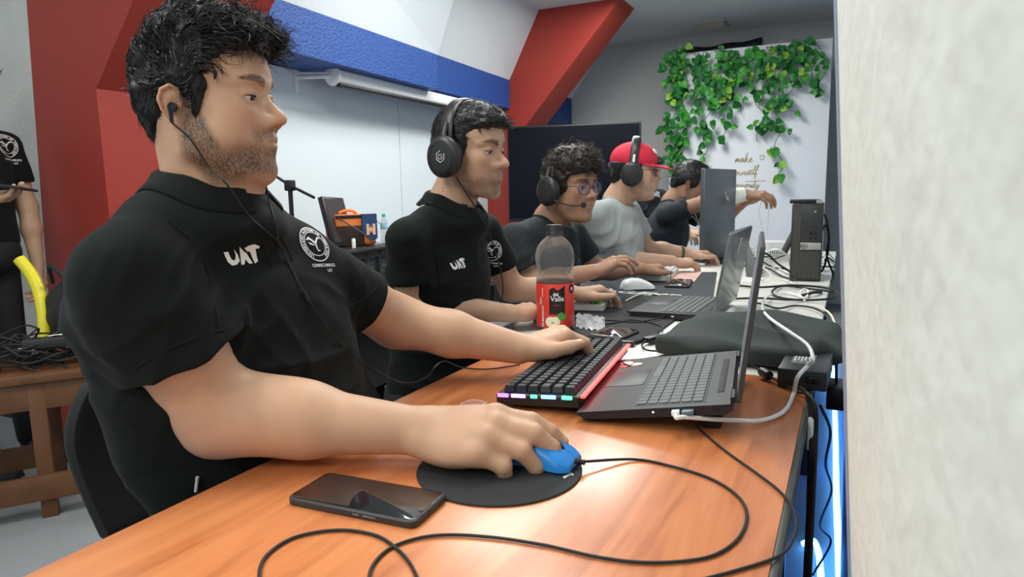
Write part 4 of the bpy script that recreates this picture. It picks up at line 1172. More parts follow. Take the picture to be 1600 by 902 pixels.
# ---------------- third man: curly brown hair, glasses, black t-shirt with faint print
S3 = dict(H=(-.885, 2.245, 1.108), yaw=-22, pitch=6, hs=.97, fat=.5, nose=1.0, N=(-.965, 2.250, 1.000), SR=(-1.03, 2.085, .945), ER=(-.965, 2.080, .790), WR=onz(925, 425, .830),
          SL=(-.955, 2.430, .945), EL=(-.885, 2.480, .800), WL=onz(1000, 420, .800), B=(-1.05, 2.26, .60), arm=1.0, skin=SKIN['p3'], skinmat='skin_brown', beard=0, eye=.0042,
          shirt=mat('black_tee', (.011, .014, .016), .85, bump=[(900, .2, .0006)]), seed=21, gaze=(1, -.1, -.3), hem=.66, hxR=(.62, .60, .35), hzR=(-.35, -.25, .85), hxL=(.40, .90, -.05), depth=.13, belly=1.15, h=.0034, hc=.007,
          cR=[(8, 10, 20, 10), (2, 18, 26, 14), (-5, 26, 34, 20), (-12, 30, 36, 22)])
root3, shirt3, bv3, H3, N3, R3_ = seated('person with curly brown hair, glasses and black over-ear headphones in black printed t-shirt', S3)
short_hair(H3, root3, HAIR2, 2.4, .016, 4, curls=(2600, .034, .0060), amp=.013, cs=40)
headphones('plain black over-ear headset with small microphone worn by the man with curly hair', H3, mat('headset_black'), mat('headset_gloss'), side_tilt=-10, mic=True, cup_r=.047, top=.160, halfw=.098)
glasses('thin dark framed glasses with bluish lenses worn by the man with curly hair', H3, mat('frame_dark', (.05, .04, .05), .3, metal=.6), mat('blue_lens', (.72, .68, .95), .04, trans=.92, ior=1.08))
pr3 = []
rr_ = random.Random(5); V_, F_ = [], []
Mpr = None
c3 = N3+R3_ @ Vector((.16, .02, -.20)); n3 = R3_ @ Vector((1, -.15, .15)); x3 = Vector((0, 0, 1)).cross(n3).normalized(); u3 = n3.normalized().cross(x3)
Mpr = Matrix(((x3.x, u3.x, n3.normalized().x, c3.x), (x3.y, u3.y, n3.normalized().y, c3.y), (x3.z, u3.z, n3.normalized().z, c3.z), (0, 0, 0, 1)))
for k in range(16):
    a0 = rr_.random()*6.28; cx, cy = rr_.uniform(-.05, .05), rr_.uniform(-.07, .07); r0 = rr_.uniform(.015, .035); pl = []
    for j in range(11): a = a0+j*.30; pl.append((cx+r0*math.cos(a), cy+r0*1.4*math.sin(a)))
    for j in range(10):
        p, q_ = pl[j], pl[j+1]; n = len(V_); V_ += [Vector((p[0], p[1], 0)), Vector((q_[0], q_[1], 0)), Vector((q_[0]*.93+cx*.07, q_[1]*.93+cy*.07, 0)), Vector((p[0]*.93+cx*.07, p[1]*.93+cy*.07, 0))]; F_.append([n, n+1, n+2, n+3])
mesh_obj('chest_print', drape(bv3, V_, Mpr), F_, mat('lilac_print', (.22, .15, .24), .7), shirt3, smooth=False)

# ---------------- fourth man: grey t-shirt, red cap
S4 = dict(H=(-.845, 2.880, 1.172), yaw=14, pitch=4, hs=.98, fat=.9, nose=.95, N=(-.915, 2.880, 1.055), SR=(-.955, 2.690, 1.005), ER=(-.905, 2.790, .800), WR=(-.690, 2.960, .790),
          SL=(-.925, 3.070, 1.005), EL=(-.860, 3.160, .820), WL=(-.690, 3.270, .800), B=(-.985, 2.90, .60), arm=1.10, skin=SKIN['p4'], skinmat='skin_beige', beard=.18, eye=.0035,
          shirt=mat('heather_grey_tee', (.36, .385, .37), .9, noise=(240, .30), bump=[(700, .2, .0008)]), seed=31, hem=.62, hxR=(.72, .65, -.05), hxL=(.80, .55, -.05), depth=.145, belly=1.20, h=.0036, hc=.007)
root4, shirt4, bv4, H4, N4, R4_ = seated('person in red cap, glasses and heather grey t-shirt, typing in profile', S4)
short_hair(H4, root4, HAIR, 1.1, -.02, 6, zcut=.052)
cap = None
def red_cap(H, root):
    m = mat('red_cap_cloth', (.58, .018, .045), .75, bump=[(700, .25, .0006)])
    ops = [('u', Ell((-.002, 0, .066), (.103, .086, .078)), 0), ('i', Half((0, 0, .044), (0, 0, -1)), .003), ('s', Ell((-.002, 0, .060), (.098, .081, .075)), 0)]
    ob, P, F = hair_part(ops, H, None, None, .0028, 'cap', m, root)
    rg = []
    for i in range(15):
        t = -1+2*i/14; y = .074*t; x0 = -.002+.103*math.sqrt(max(0, 1-(y/.086)**2))*.955-.004
        x1 = x0+.082*(1-abs(t)**2.6)+.002; z0 = .050-.004*abs(t)**1.5; zt = z0-.018*(1-abs(t)**2)
        rg.append([H @ Vector(q) for q in ((x0, y, z0), ((x0+x1)/2, y, (z0+zt)/2+.004), (x1, y, zt), (x1, y, zt-.0028), ((x0+x1)/2, y, (z0+zt)/2+.001), (x0, y, z0-.003))])
    MB().loft(rg, True, True).build('peak', m, ob)
    MB().lathe([(.001, 0), (.006, 0), (.0055, .003), (.001, .0045)], 12, H @ Matrix.Translation((-.002, 0, .1435))).build('cap_button', m, ob)
    mb = MB()
    for k in range(3):
        a = k*math.pi/3+.5; mb.tube([H @ Vector((-.002+.1035*math.cos(a)*math.cos(b), .0865*math.sin(a)*math.cos(b), .066+.0785*math.sin(b))) for b in [.0+j*math.pi/14 for j in range(15)]], .0008, 4)
    mb.build('cap_seam', mat('red_seam', (.40, .012, .03), .8), ob, fix=False)
    MB().lathe([(.0005, 0), (.013, 0), (.012, .0018), (.0005, .002)], 18, H @ Matrix.Translation((.086, -.020, .106)) @ Euler((math.radians(22), math.radians(52), 0)).to_matrix().to_4x4()).build('cap_badge', mat('badge_white', (.75, .72, .70), .6), ob)
    return ob
red_cap(H4, root4)
headphones('black over-ear headphones with metal yokes worn over the red cap', H4, mat('headset_black'), mat('headset_gloss'), side_tilt=2, cup_r=.047, top=.164, halfw=.098, metalband=True, back=.0)
glasses('black framed glasses worn under the red cap', H4, mat('frame_black', (.01, .01, .01), .3), mat('clear_lens', (.9, .9, .92), .04, trans=.95, ior=1.08), .75)
wb = MB(); Mw = frame_M(Vector(S4['WL'])*.86+Vector(S4['EL'])*.14, Vector(S4['WL'])-Vector(S4['EL']), (0, 0, 1))
wb.lathe([(.0300, -.007), (.0345, -.007), (.0355, 0), (.0345, .007), (.0300, .007), (.0300, -.007)], 24, Mw @ Matrix.Rotation(math.pi/2, 4, 'Y'), cap=False)
tag(wb.build('bracelet', mat('olive_strap', (.06, .07, .03), .7)), 'dark olive woven bracelet on the left wrist of the man in red cap', 'bracelet')

# ---------------- fifth man: leaning over behind the display, bandaged forearm
S5 = dict(H=(-.770, 3.600, 1.120), yaw=18, pitch=30, hs=.95, fat=0, nose=.95, N=(-.850, 3.590, 1.030), SR=(-.845, 3.440, .970), ER=(-.640, 3.470, 1.040), WR=(-.460, 3.560, 1.075),
          SL=(-.835, 3.780, .985), EL=(-.640, 3.780, .900), WL=(-.480, 3.700, 1.030), B=(-.985, 3.60, .58), arm=.95, skin=SKIN['p5'], skinmat='skin_deep_brown', beard=0, eye=.002,
          shirt=mat('navy_black_tee', (.010, .016, .022), .85, bump=[(700, .2, .0006)]), seed=41, hem=.55, hxR=(.95, -.05, -.05), hzR=(0, -.3, 1), hxL=(.85, -.25, .40), hzL=(-.4, .2, .9), depth=.12, h=.004, hc=.008)
for k_ in ('H', 'N', 'SR', 'ER', 'WR', 'SL', 'EL', 'WL', 'B'): S5[k_] = (S5[k_][0]-.035, S5[k_][1]+.20, S5[k_][2])
root5, shirt5, bv5, H5, N5, R5_ = seated('person with straight black hair leaning forward behind the tall display, one forearm bandaged white', S5)
short_hair(H5, root5, HAIR, 1.3, .0, 8, amp=.003, curls=(1500, .045, .0008), cs=8)
A5, B5 = Vector(S5['ER']), Vector(S5['WR'])
MB().tube([A5*.70+B5*.30, A5*.4+B5*.6, A5*.02+B5*.98], [.047, .046, .037], 20).build('bandage', mat('bandage_white', (.80, .78, .70), .9, bump=[(200, .4, .001)]), root5)
cable('white cord loop hanging from the raised hands of the leaning man', [B5+Vector((.09, 0, -.02)), B5+Vector((.075, 0, -.10)), B5+Vector((.10, .02, -.20)), B5+Vector((.115, .02, -.20)), B5+Vector((.12, .02, -.08)), B5+Vector((.105, .01, -.02))], .0016, WPL)
cable('pale neck cord worn by the leaning man behind the display', [N5+Vector((.06, -.03, -.03)), N5+Vector((.15, -.06, -.10)), N5+Vector((.165, -.05, -.19)), N5+Vector((.165, -.01, -.15)), N5+Vector((.12, .03, -.06))], .002, mat('cord_grey', (.4, .4, .4), .6))
cc = N2+R2 @ Vector((.20, 0, -.20))
def hitc(bv, x, y):
    d = Vector(ray(x, y)).normalized(); h = bv.ray_cast(Vector(CAM_P), d, 9)
    return (None, None) if h[0] is None else (h[0], (h[1] if h[1].dot(d) < 0 else -h[1]))
pa, na = hitc(bv2, 717, 413); emblem(bv2, shirt2, pa, na, (-.05, 0, 1), .052)
pa, na = hitc(bv2, 768, 392); emblem(bv2, shirt2, pa, na+Vector((.3, 0, 0)), (0, 0, 1), .030, 'UNIVERSIDAD AUTONOMA DE TAMAULIPAS', 'seal')
emblem(bv5, shirt5, N5+R5_ @ Vector((.16, .06, -.17)), R5_ @ Vector((1, .0, .1)), (0, 0, 1), .035, 'UNIVERSIDAD AUTONOMA DE TAMAULIPAS', 'seal')

# the front man's two chest emblems
def sight(bv, x, y, off=0.0):
    d = Vector(ray(x, y)).normalized(); h = bv.ray_cast(Vector(CAM_P), d, 9)
    return (h[0]-d*off, h[1] if h[1].dot(d) < 0 else -h[1]) if h[0] is not None else (None, None)
pa, na = sight(bvh1, 380, 399); emblem(bvh1, shirt1, pa, na+Vector((.3, -.2, 0)), (-.10, .08, 1), .056)
pa, na = sight(bvh1, 492, 381); emblem(bvh1, shirt1, pa, na+Vector((.3, -.2, 0)), (0, 0, 1), .031, 'UNIVERSIDAD AUTONOMA DE TAMAULIPAS', 'seal')

def seam(bv, parent, px, name='seam', r=.0011, m=None):
    pts = []
    for x, y in px:
        d = Vector(ray(x, y)).normalized(); h = bv.ray_cast(Vector(CAM_P), d, 9)
        if h[0] is not None: pts.append(h[0]-d*.0011)
    if len(pts) > 2: MB().tube(spline(pts, 6), r, 5).build(name, m or mat('seam_thread', (.0035, .0045, .0045), .9), parent, fix=False)
seam(bvh1, shirt1, ((262, 345), (296, 372), (318, 405), (330, 440), (338, 480), (344, 520)), 'armhole_seam')
seam(bvh1, shirt1, ((207, 578), (236, 560), (270, 542), (305, 528), (338, 518), (352, 514)), 'hem_stitch')
seam(bvh1, shirt1, ((548, 478), (566, 468), (582, 455), (594, 440)), 'hem_stitch')
seam(bvh1, shirt1, ((505, 345), (530, 375), (546, 410), (552, 440), (548, 470)), 'armhole_seam')
seam(bvh1, shirt1, ((402, 345), (412, 380), (424, 415), (440, 450)), 'placket_seam'); seam(bvh1, shirt1, ((424, 340), (440, 372), (456, 405), (470, 436)), 'placket_seam')
seam(bv2, shirt2, ((748, 352), (752, 380), (754, 408)), 'placket_seam'); seam(bv2, shirt2, ((762, 350), (765, 380), (766, 408)), 'placket_seam')
seam(bv2, shirt2, ((652, 345), (672, 375), (684, 410), (688, 445)), 'armhole_seam')
# ------------------------------------------------------------------ things on the desks
def flat_text(s, size, M, m, parent, name='lettering', align='CENTER', bold=0, shear=0, spacing=1, mapf=None, mx=None):
    vs, fs = text_mesh(s, size, 0, align, shear, bold, spacing)
    if mx: vs, fs = dense(vs, fs, mx)
    out = [M @ (mapf(v) if mapf else v) for v in vs]
    return mesh_obj(name, out, fs, m, parent, smooth=False)
def disc(mb, c, r, z=0, n=24, M=None, ry=None):
    mb.prism([(c[0]+r*math.cos(2*math.pi*k/n), c[1]+(ry or r)*math.sin(2*math.pi*k/n)) for k in range(n)], z, z+.0006, M)
INKW = mat('white_print', (.78, .78, .76), .5)
INKG = mat('grey_print', (.35, .36, .37), .5)

# --- near phone
def phone(label, corners, z, thick=.0085, case_m=None, group=None):
    a, b, c_, d_ = [onz(x, y, z+thick) for x, y in corners]      # near-left, far-left, far-right, near-right
    ctr = (a+b+c_+d_)/4; xd = ((c_-b)+(d_-a)).normalized()
    Lx = ((c_-b).length+(d_-a).length)/2; Ly = ((b-a).length+(c_-d_).length)/2
    r = empty('smartphone', (ctr.x, ctr.y, z), label, 'phone', group)
    M = frame_M((ctr.x, ctr.y, z), (xd.x, xd.y, 0), (0, 0, 1))
    MB().rbox((0, 0, thick/2), (Lx, Ly, thick), .010, M, b=.0016).build('case', case_m or mat('phone_case', (.035, .033, .032), .45), r)
    MB().rbox((0, 0, thick), (Lx-.006, Ly-.006, .0012), .008, M, b=.0003).build('screen', mat('phone_glass', (.012, .013, .015), .03, spec=.9, coat=.6), r)
    bt = MB()
    for (x, w_) in ((.012, .009), (.030, .018)): bt.box((x, -Ly/2-.0002, thick*.55), (w_, .0012, .0018), M, b=.0004)
    bt.build('side_button', mat('button_grey', (.16, .16, .16), .35), r)
    pt = MB()
    for (y, h_) in ((-.006, .007), (.018, .004), (-.026, .003)): pt.box((Lx/2, y, thick*.5), (.0008, h_, .002), M, b=.0003)
    pt.build('port', BLKG, r)
    return r
phone('black smartphone with dark glossy screen lying on the orange desk beside the round mat', [(440, 776), (518, 738), (707, 771), (640, 815)], ZT, .0095)
phone('black smartphone lying face up behind the backlit keyboard', [(925, 522), (942, 510), (988, 514), (984, 530)], ZT+.003)
phone('black smartphone with silver rim lying on the dark desk mat beside white keyboard', [(1036, 445), (1048, 436), (1088, 436), (1070, 447)], ZT+.004)

# --- round mouse mat
pc = Vector((-.404, .760, ZT)); R_ = .111
mp_ = empty('mouse_mat', pc, 'round black fabric mouse mat under the blue mouse', 'mouse mat')
MB().lathe([(.001, 0), (R_-.001, 0), (R_, .001), (R_, .002), (R_-.001, .003), (.001, .003)], 72, Matrix.Translation(pc)).build('pad', mat('mat_cloth', (.020, .021, .022), .85, bump=[(1500, .3, .0004)]), mp_)
g = onz(888, 743, ZT+.0034)
M = frame_M(g, (-.25, -1, 0), (0, 0, 1))
lg = flat_text('flow', .011, Matrix(M), INKW, mp_, 'logo', shear=.3, bold=.0003)

# --- blue mouse
def mouse(label, ctr, ang, m_body, L=.120, W=.062, H=.040, wheel=True, m_btn=None, ridge=None):
    r = empty('computer_mouse', ctr, label, 'mouse')
    M = TRS(ctr, ang)
    def shell(u, v, grow=0):
        x = -L/2+L*u; t = u
        w_ = W/2*(1-.16*math.sin(math.pi*t)**2*1.0)*(1-max(0, (t-.86)/.14)**2*.28)*math.sqrt(max(0, 1-max(0, (.16-t)/.16)**2))
        h_ = H*(.20+.80*math.sin(math.pi*min(1, (t*.70+.22)))**1.2)*math.sqrt(max(.02, 1-max(0, (.14-t)/.14)**2))
        if t > .9: h_ *= 1-(t-.9)*2.2
        a = math.pi*v; c = math.cos(a); s = math.sin(a)
        return Vector((x, -math.copysign(abs(c)**.75, c)*(w_+grow), .003+(s**.62)*(h_-.003+grow)))
    rings = []
    for i in range(29):
        ring = [shell(i/28, j/20) for j in range(21)]
        ring += [Vector((ring[0].x, ring[-1].y*(1-k/5*2), .003)) for k in range(1, 5)]
        rings.append(ring)
    MB().loft(rings, True, True, M).build('shell', m_body, r)
    # the two buttons: a slightly raised skin over the front half, split in the middle
    for s in (0, 1):
        rings = []
        for i in range(13):
            u = .52+.47*i/12
            a = [shell(u, .14+(.345)*j/8+s*.375, .0008) for j in range(9)]; b_ = [shell(u, .14+.345*j/8+s*.375, -.001) for j in range(9)][::-1]
            rings.append(a+b_)
        MB().loft(rings, True, True, M).build('button', m_btn or m_body, r)
    if wheel:
        p_ = shell(.80, .5)
        MB().lathe([(.002, -.003), (.0085, -.003), (.009, -.002), (.009, .002), (.0085, .003), (.002, .003)], 20, M @ Matrix.Translation((p_.x, 0, p_.z-.005)) @ Matrix.Rotation(math.pi/2, 4, 'X')).build('scroll_wheel', RUB, r)
    MB().box((0, 0, .0018), (L*.8, W*.7, .0030), M, b=.001).build('foot_plate', BLK, r)
    return r, M
BLUEP = mat('bright_blue_plastic', (.015, .22, .62), .38)
mz = ZT+.003
mouse1, MM1 = mouse('bright blue wired computer mouse under the man\'s right hand on the round mat', (-.374, .798, mz), math.radians(2), BLUEP, L=.128, W=.068, H=.042)
def PZ(x, y, z=ZT+.0025): return onz(x, y, z)
cb = [MM1 @ Vector((.058, 0, .010)), MM1 @ Vector((.068, 0, .009))]+[PZ(x, y) for x, y in ((990, 718), (1050, 729), (1110, 748), (1152, 775), (1167, 805), (1155, 840), (1120, 866), (1070, 877), (1000, 879), (930, 870), (850, 852), (770, 840), (700, 836), (650, 842), (608, 858), (582, 885), (574, 920))]
cable('thin black mouse cable looping over the orange desk from the blue mouse', cb, .0019, RUB)
st_ = MB()
for k in range(5): st_.lathe([(.001, -.0016), (.0036, -.0016), (.0036, .0012), (.001, .0016)], 12, MM1 @ Matrix.Translation((.0605+.0038*k, 0, .0095)) @ Matrix.Rotation(math.pi/2, 4, 'Y'))
st_.build('strain_relief', RUB, mouse1)
cable('thin black cable arching over the near edge of the orange desk by the phone', [PZ(x, y) for x, y in ((408, 930), (406, 890), (420, 865), (455, 842), (500, 831), (545, 829), (590, 838), (620, 858), (640, 880), (655, 910))], .0019, RUB)
cable('thin black cable running from the laptop over the right edge of the desk', [onz(1082, 657, ZT+.022), PZ(1090, 668, ZT+.004), PZ(1130, 702), PZ(1180, 738), PZ(1215, 765), PZ(1236, 790), PZ(1244, 815), PZ(1238, 845), PZ(1215, 870), PZ(1150, 892), PZ(1060, 915)], .0018, RUB)

# --- folded glasses behind the hand
gl = empty('eyeglasses', onz(715, 636, ZT), 'thin gold framed glasses lying folded on the desk behind the hand', 'glasses')
GOLD = mat('gold_wire', (.72, .48, .30), .25, metal=1)
q0 = onz(665, 651, ZT+.006); q1 = onz(770, 630, ZT+.006); xd = (q1-q0); ln_ = xd.length
Mg = frame_M(q0, xd, (0, -.55, 1))
fr = MB()
for s_ in (0, 1):
    cx = .027+s_*.062
    fr.tube([Vector((cx+.025*math.cos(a), .018*math.sin(a), .001)) for a in [k*2*math.pi/28 for k in range(29)]], .0009, 6, Mg)
fr.tube(spline([(.052, .002, .001), (.058, .006, .003), (.064, .002, .001)], 6), .0009, 6, Mg)
for x in (.0, .116): fr.tube(spline([(x, .004, .001), (x+(.02 if x == 0 else -.02), -.006, .004), (.058+(.05 if x == 0 else -.05), -.016, .005)], 6), .0009, 6, Mg)
fr.build('wire_frame', GOLD, gl)
for s_ in (0, 1):
    cx = .027+s_*.062; mb = MB(); disc(mb, (cx, 0), .0245, .0008, 24, Mg, .0175); mb.build('lens', mat('tinted_lens', (.75, .55, .50), .05, trans=.8, ior=1.1), gl)

# --- keyboards
def keyboard(label, c0, xdir, L, W, H, case_m, keyf, cols, rows, tilt=4, edge=None, legm=None, accent=None, group=None, keyh=.008, cat='keyboard'):
    """c0 corner at the user's right front seen along xdir = long axis; y axis = towards the back row"""
    r = empty('keyboard', c0, label, cat, group)
    M = frame_M(c0, xdir, (0, 0, 1)) @ Matrix.Rotation(math.radians(tilt), 4, 'X')
    MB().rbox((L/2, W/2, H/2), (L, W, H), .004, M, b=.002).build('case', case_m, r)
    kw = (L-.014)/cols; kd = (W-.020)/rows
    groups = {}
    for j in range(rows):
        i = 0.0
        while i < cols-.01:
            wdt = 1.0
            if j == rows-1 and abs(i-round(cols*.55)) < .6 and cols > 12: wdt = 5.0
            if j in (1, 2) and i == 0: wdt = 1.5
            if i+wdt > cols: wdt = cols-i
            groups.setdefault(keyf(i, j, cols, rows), []).append((i, j, wdt)); i += wdt
    for km, lst in groups.items():
        for (i, j, wdt) in lst:
            x = .007+kw*(i+wdt/2); y = .008+kd*(j+.5); a = kw*wdt-.0022; b_ = kd-.0022
            mb = MB(); h0, h1 = H-.001, H+keyh
            rg = [[Vector((x+sx*a/2*s, y+sy*b_/2*s+off, z)) for sx, sy in ((1, 1), (-1, 1), (-1, -1), (1, -1))] for s, z, off in ((1, h0, 0), (.98, h0+(h1-h0)*.35, 0), (.74, h1-.0008, .0008), (.66, h1, .0008))]
            mb.loft(rg, True, True, M, smooth=False)
            mb.build('key', MATS[km], r, fix=False)
    return r, M
mat('key_black', (.014, .014, .017), .45); mat('key_white', (.74, .74, .74), .45); mat('key_pink', (.74, .52, .66), .45); mat('key_lilac', (.62, .58, .74), .45)
mat('key_green', (.10, .55, .06), .45); mat('key_yellow', (.80, .72, .06), .45); mat('key_laptop', (.070, .082, .085), .5); mat('key_red', (.70, .06, .12), .45)
# user's right front corner is nearest the camera: long axis runs from the near end towards the far end
k0 = onz(907, 640, ZT+.012); k1 = onz(981, 552, ZT+.012)
kd1, KM1 = keyboard('black mechanical gaming keyboard with glowing red rear edge and coloured near end', Vector((k0.x, k0.y, ZT+.013)), Vector((k1.x-k0.x, k1.y-k0.y, 0)), .410, .150, .020, BLK, lambda i, j, c, r: 'key_black', 21, 6, tilt=-3, keyh=.013)
# (the frame's y axis points away from the user only if the long axis runs leftwards; flip handled below)
GLOW_R = mat('red_glow', (.3, .01, .01), .4, emit=(1, .05, .04), estr=3.2)
bar = MB()
for k in range(30): bar.box((.010+.0134*k, -.0030, .0185), (.0116, .0085, .0045), KM1, b=.0008)
bar.build('red_light_bar', GLOW_R, kd1)
for (y, wd, col) in ((.014, .020, (.55, .12, 1)), (.042, .026, (.50, .25, 1)), (.070, .012, (.05, .5, .3)), (.096, .026, (.15, .35, 1)), (.128, .018, (.05, .9, .25))):
    yy = y if KM1.to_3x3().col[1].x > 0 else .150-y
    MB().box((-.0012, yy, .0180), (.0030, wd, .0065), KM1, b=.001).build('side_light', mat('glow_%d' % int(y*1000), (.1, .1, .1), .4, emit=col, estr=3.0), kd1)
yb = .150 if KM1.to_3x3().col[1].x > 0 else 0.0
ft = MB()
for x in (.06, .38): ft.box((x, .120, -.004), (.02, .012, .012), KM1, b=.002)
ft.build('foot', RUB, kd1)
kc = [onz(912, 604, ZT+.016), onz(925, 602, ZT+.012), onz(938, 590, ZT+.012), onz(950, 570, ZT+.022), onz(968, 566, ZT+.018), onz(985, 572, ZT+.022), onz(1002, 562, ZT+.016), onz(1045, 557, ZT+.01), onz(1090, 556, ZT+.006)]
cable('black braided keyboard cable passing behind the near laptop', kc, .0022, RUB)

# --- the near laptop
def laptop(label, hinge_near, hinge_far, depth, front_z, lid_len, lid_top_near, m_base, m_lid, m_keys='key_laptop', thick=.016, keys=True, stickers=False, lid_thick=.007, logo=None, group=None):
    """hinge_near / hinge_far: top rear corners of the base; user sits towards -x"""
    hn, hf = Vector(hinge_near), Vector(hinge_far)
    yv = (hf-hn).normalized(); W = (hf-hn).length
    xh = yv.cross(Vector((0, 0, 1)))              # horizontal, pointing away from the user side
    if xh.x > 0: xh = -xh
    dz = front_z-hn.z; xf = (xh*math.sqrt(max(0, depth*depth-dz*dz))+Vector((0, 0, dz))).normalized()
    r = empty('laptop', (hn+hf)/2+xf*depth/2-Vector((0, 0, thick)), label, 'laptop', group)
    zv = xf.cross(yv)
    if zv.z < 0: zv = -zv
    M = Matrix(((xf.x, yv.x, zv.x, hn.x), (xf.y, yv.y, zv.y, hn.y), (xf.z, yv.z, zv.z, hn.z), (0, 0, 0, 1)))
    b_ = MB()
    prof = [(0, 0), (depth-.004, 0), (depth, -.002), (depth-.012, -thick*.62), (depth-.03, -thick*.8), (.01, -thick), (-.004, -thick*.6)]
    rg = [[Vector((x, y, z)) for x, z in prof] for y in (0, W)]
    b_.loft(rg, True, True, M, smooth=False); b_.build('base', m_base, r)
    if keys:
        kx0, ky0 = .040, .020; KD = .104; KW = W-.04; rows, cols = 6, 17
        mb = MB(); mb.box((kx0+KD/2, W/2, .0002), (KD+.006, KW+.006, .0008), M, b=.0003); mb.build('key_well', mat('key_well', (.05, .056, .058), .5), r)
        for j in range(rows):
            i = 0.0
            while i < cols-.01:
                wd = 1.0
                if j == 5 and abs(i-9) < .5: wd = 4.5
                if i+wd > cols: wd = cols-i
                if (j, i) != (99, 99):
                    hh = .62 if j == 0 else 1
                    k_ = MB(); k_.box((kx0+KD/rows*(j+.5), ky0+KW/cols*(i+wd/2), .0014), (KD/rows-.0022, KW/cols*wd-.0022, .0016), M, b=.0005, seg=1)
                    k_.build('key', MATS[m_keys], r, fix=False)
                i += wd
        MB().box((depth-.052, W*.56, .0003), (.070, .110, .0008), M, b=.0003).build('touchpad', mat('touchpad', (.030, .032, .034), .45), r)
        MB().box((.017, W/2, .0004), (.011, W*.62, .0010), M, b=.0003).build('speaker_slot', RUB, r)
    # lid
    T = Vector(lid_top_near)
    up = (T-hn); up = (up-yv*up.dot(yv)).normalized(); nb = up.cross(yv)
    if nb.x < 0: nb = -nb
    o_ = hn-xf*.006+nb*.002
    Ml = Matrix(((up.x, yv.x, nb.x, o_.x), (up.y, yv.y, nb.y, o_.y), (up.z, yv.z, nb.z, o_.z), (0, 0, 0, 1)))
    MB().rbox((lid_len/2, W/2, lid_thick/2), (lid_len, W, lid_thick), .008, Ml, b=.0012).build('lid', m_lid, r)
    MB().box((lid_len/2+.004, W/2, -.0004), (lid_len-.02, W-.012, .0010), Ml, b=.0003).build('screen', mat('laptop_screen', (.05, .06, .07), .25, emit=(.55, .68, .8), estr=.15), r)
    hg = MB()
    for y in (W*.12, W*.88): hg.tube([hn-xf*.004+yv*(y-.022), hn-xf*.004+yv*(y+.022)], .0048, 12)
    hg.build('hinge', BLK, r)
    return r, M, Ml, W
LAPB = mat('laptop_graphite', (.017, .018, .020), .48, spec=.4)
LAPL = mat('laptop_lid_grey', (.045, .044, .042), .42)
hn = onz(1141, 632, ZT+.052); hf = onz(1152, 548, ZT+.052)
hf = hn+(Vector((hf.x-hn.x, hf.y-hn.y, 0)).normalized()*.352)
T1 = at(1180, 378, 1.005)
lap1, LM1, LL1, LW1 = laptop('open dark grey laptop in front with rear raised and white cable plugged into its side', hn, hf, .240, ZT+.016, .236, T1, LAPB, LAPL)
for (u, v, r_, col) in ((.195, .300, .016, (.72, .55, .45)), (.214, .318, .013, (.75, .72, .66)), (.214, .288, .009, (.70, .05, .03))):
    mb = MB(); disc(mb, (u, v), r_, .0003, 24, LM1, r_*.8); mb.build('sticker', mat('sticker_%d' % int(u*v*1e5), col, .4), lap1)
MB().box((.115, -.0003, -.006), (.0025, .001, .0025), LM1).build('power_light', mat('tiny_light', (.6, .6, .6), .3, emit=(1, 1, 1), estr=1.5), lap1)
pr_ = MB(); pr_.box((.020, -.0004, -.007), (.010, .001, .004), LM1); pr_.build('port', BLKG, lap1)
usb = MB(); usb.box((.062, -.006, -.007), (.018, .014, .007), LM1, b=.0015); tag(usb.build('usb_plug', mat('blue_grey_plug', (.10, .15, .19), .4)), 'small grey usb receiver plugged into the near side of the front laptop', 'usb plug')
ft = MB()
a = LM1 @ Vector((.03, .05, -.016)); 
for y in (.05, .30):
    p_ = LM1 @ Vector((.03, y, -.015)); ft = MB(); ft.box((p_.x, p_.y, (p_.z+ZT)/2), (.03, .03, max(.004, p_.z-ZT)), b=.003)
    tag(ft.build('laptop_riser', RUB), 'black block propping up the %s rear corner of the front laptop' % ('near' if y < .1 else 'far'), 'riser')
wc = [LM1 @ Vector((.080, -.004, -.007)), LM1 @ Vector((.078, -.020, -.010))]+[onz(x, y, z) for x, y, z in ((1070, 652, ZT+.030), (1110, 655, ZT+.022), (1150, 657, ZT+.012), (1190, 657, ZT+.006), (1225, 643, ZT+.006), (1240, 615, ZT+.008), (1246, 590, ZT+.045), (1262, 572, ZT+.058), (1270, 562, ZT+.074), (1262, 540, ZT+.084), (1235, 520, ZT+.086), (1200, 495, ZT+.080), (1191, 478, ZT+.05), (1200, 463, ZT+.014), (1225, 458, ZT+.005), (1245, 461, ZT+.005), (1252, 466, ZT+.005))]
cable('thick white cable from the front laptop over the black power brick', wc, .0036, WPL)
MB().box((.080, -.004, -.007), (.012, .016, .007), LM1, b=.001).build('plug', WPL, lap1)

# --- power brick and its lead
a = onz(1203, 562, ZT+.042); 
Mb = frame_M(onz(1214, 608, ZT+.0), (1, -.04, 0), (0, 0, 1))
pb = empty('power_adapter', onz(1245, 600, ZT), 'square black power adapter brick with white label at the desk\'s right edge', 'power adapter')
MB().box((.040, .095, .0185), (.084, .165, .037), Mb, b=.003).build('brick', mat('brick_plastic', (.020, .024, .027), .38), pb)
MB().box((.035, .100, .0374), (.040, .080, .0006), Mb).build('label_sticker', mat('label_grey', (.16, .17, .17), .5), pb)
lt = MB()
for k in range(5): lt.box((.020+.006*k, .100+(.01 if k % 2 else 0), .0379), (.0025, .045, .0004), Mb)
lt.box((.046, .085, .0379), (.006, .034, .0004), Mb); lt.build('label_print', INKW, pb)
MB().box((.000, .080, .018), (.0012, .020, .018), Mb).build('yellow_sticker', mat('key_yellow'), pb)
MB().box((.058, .012, .020), (.024, .004, .014), Mb, b=.001).build('socket', BLKG, pb)
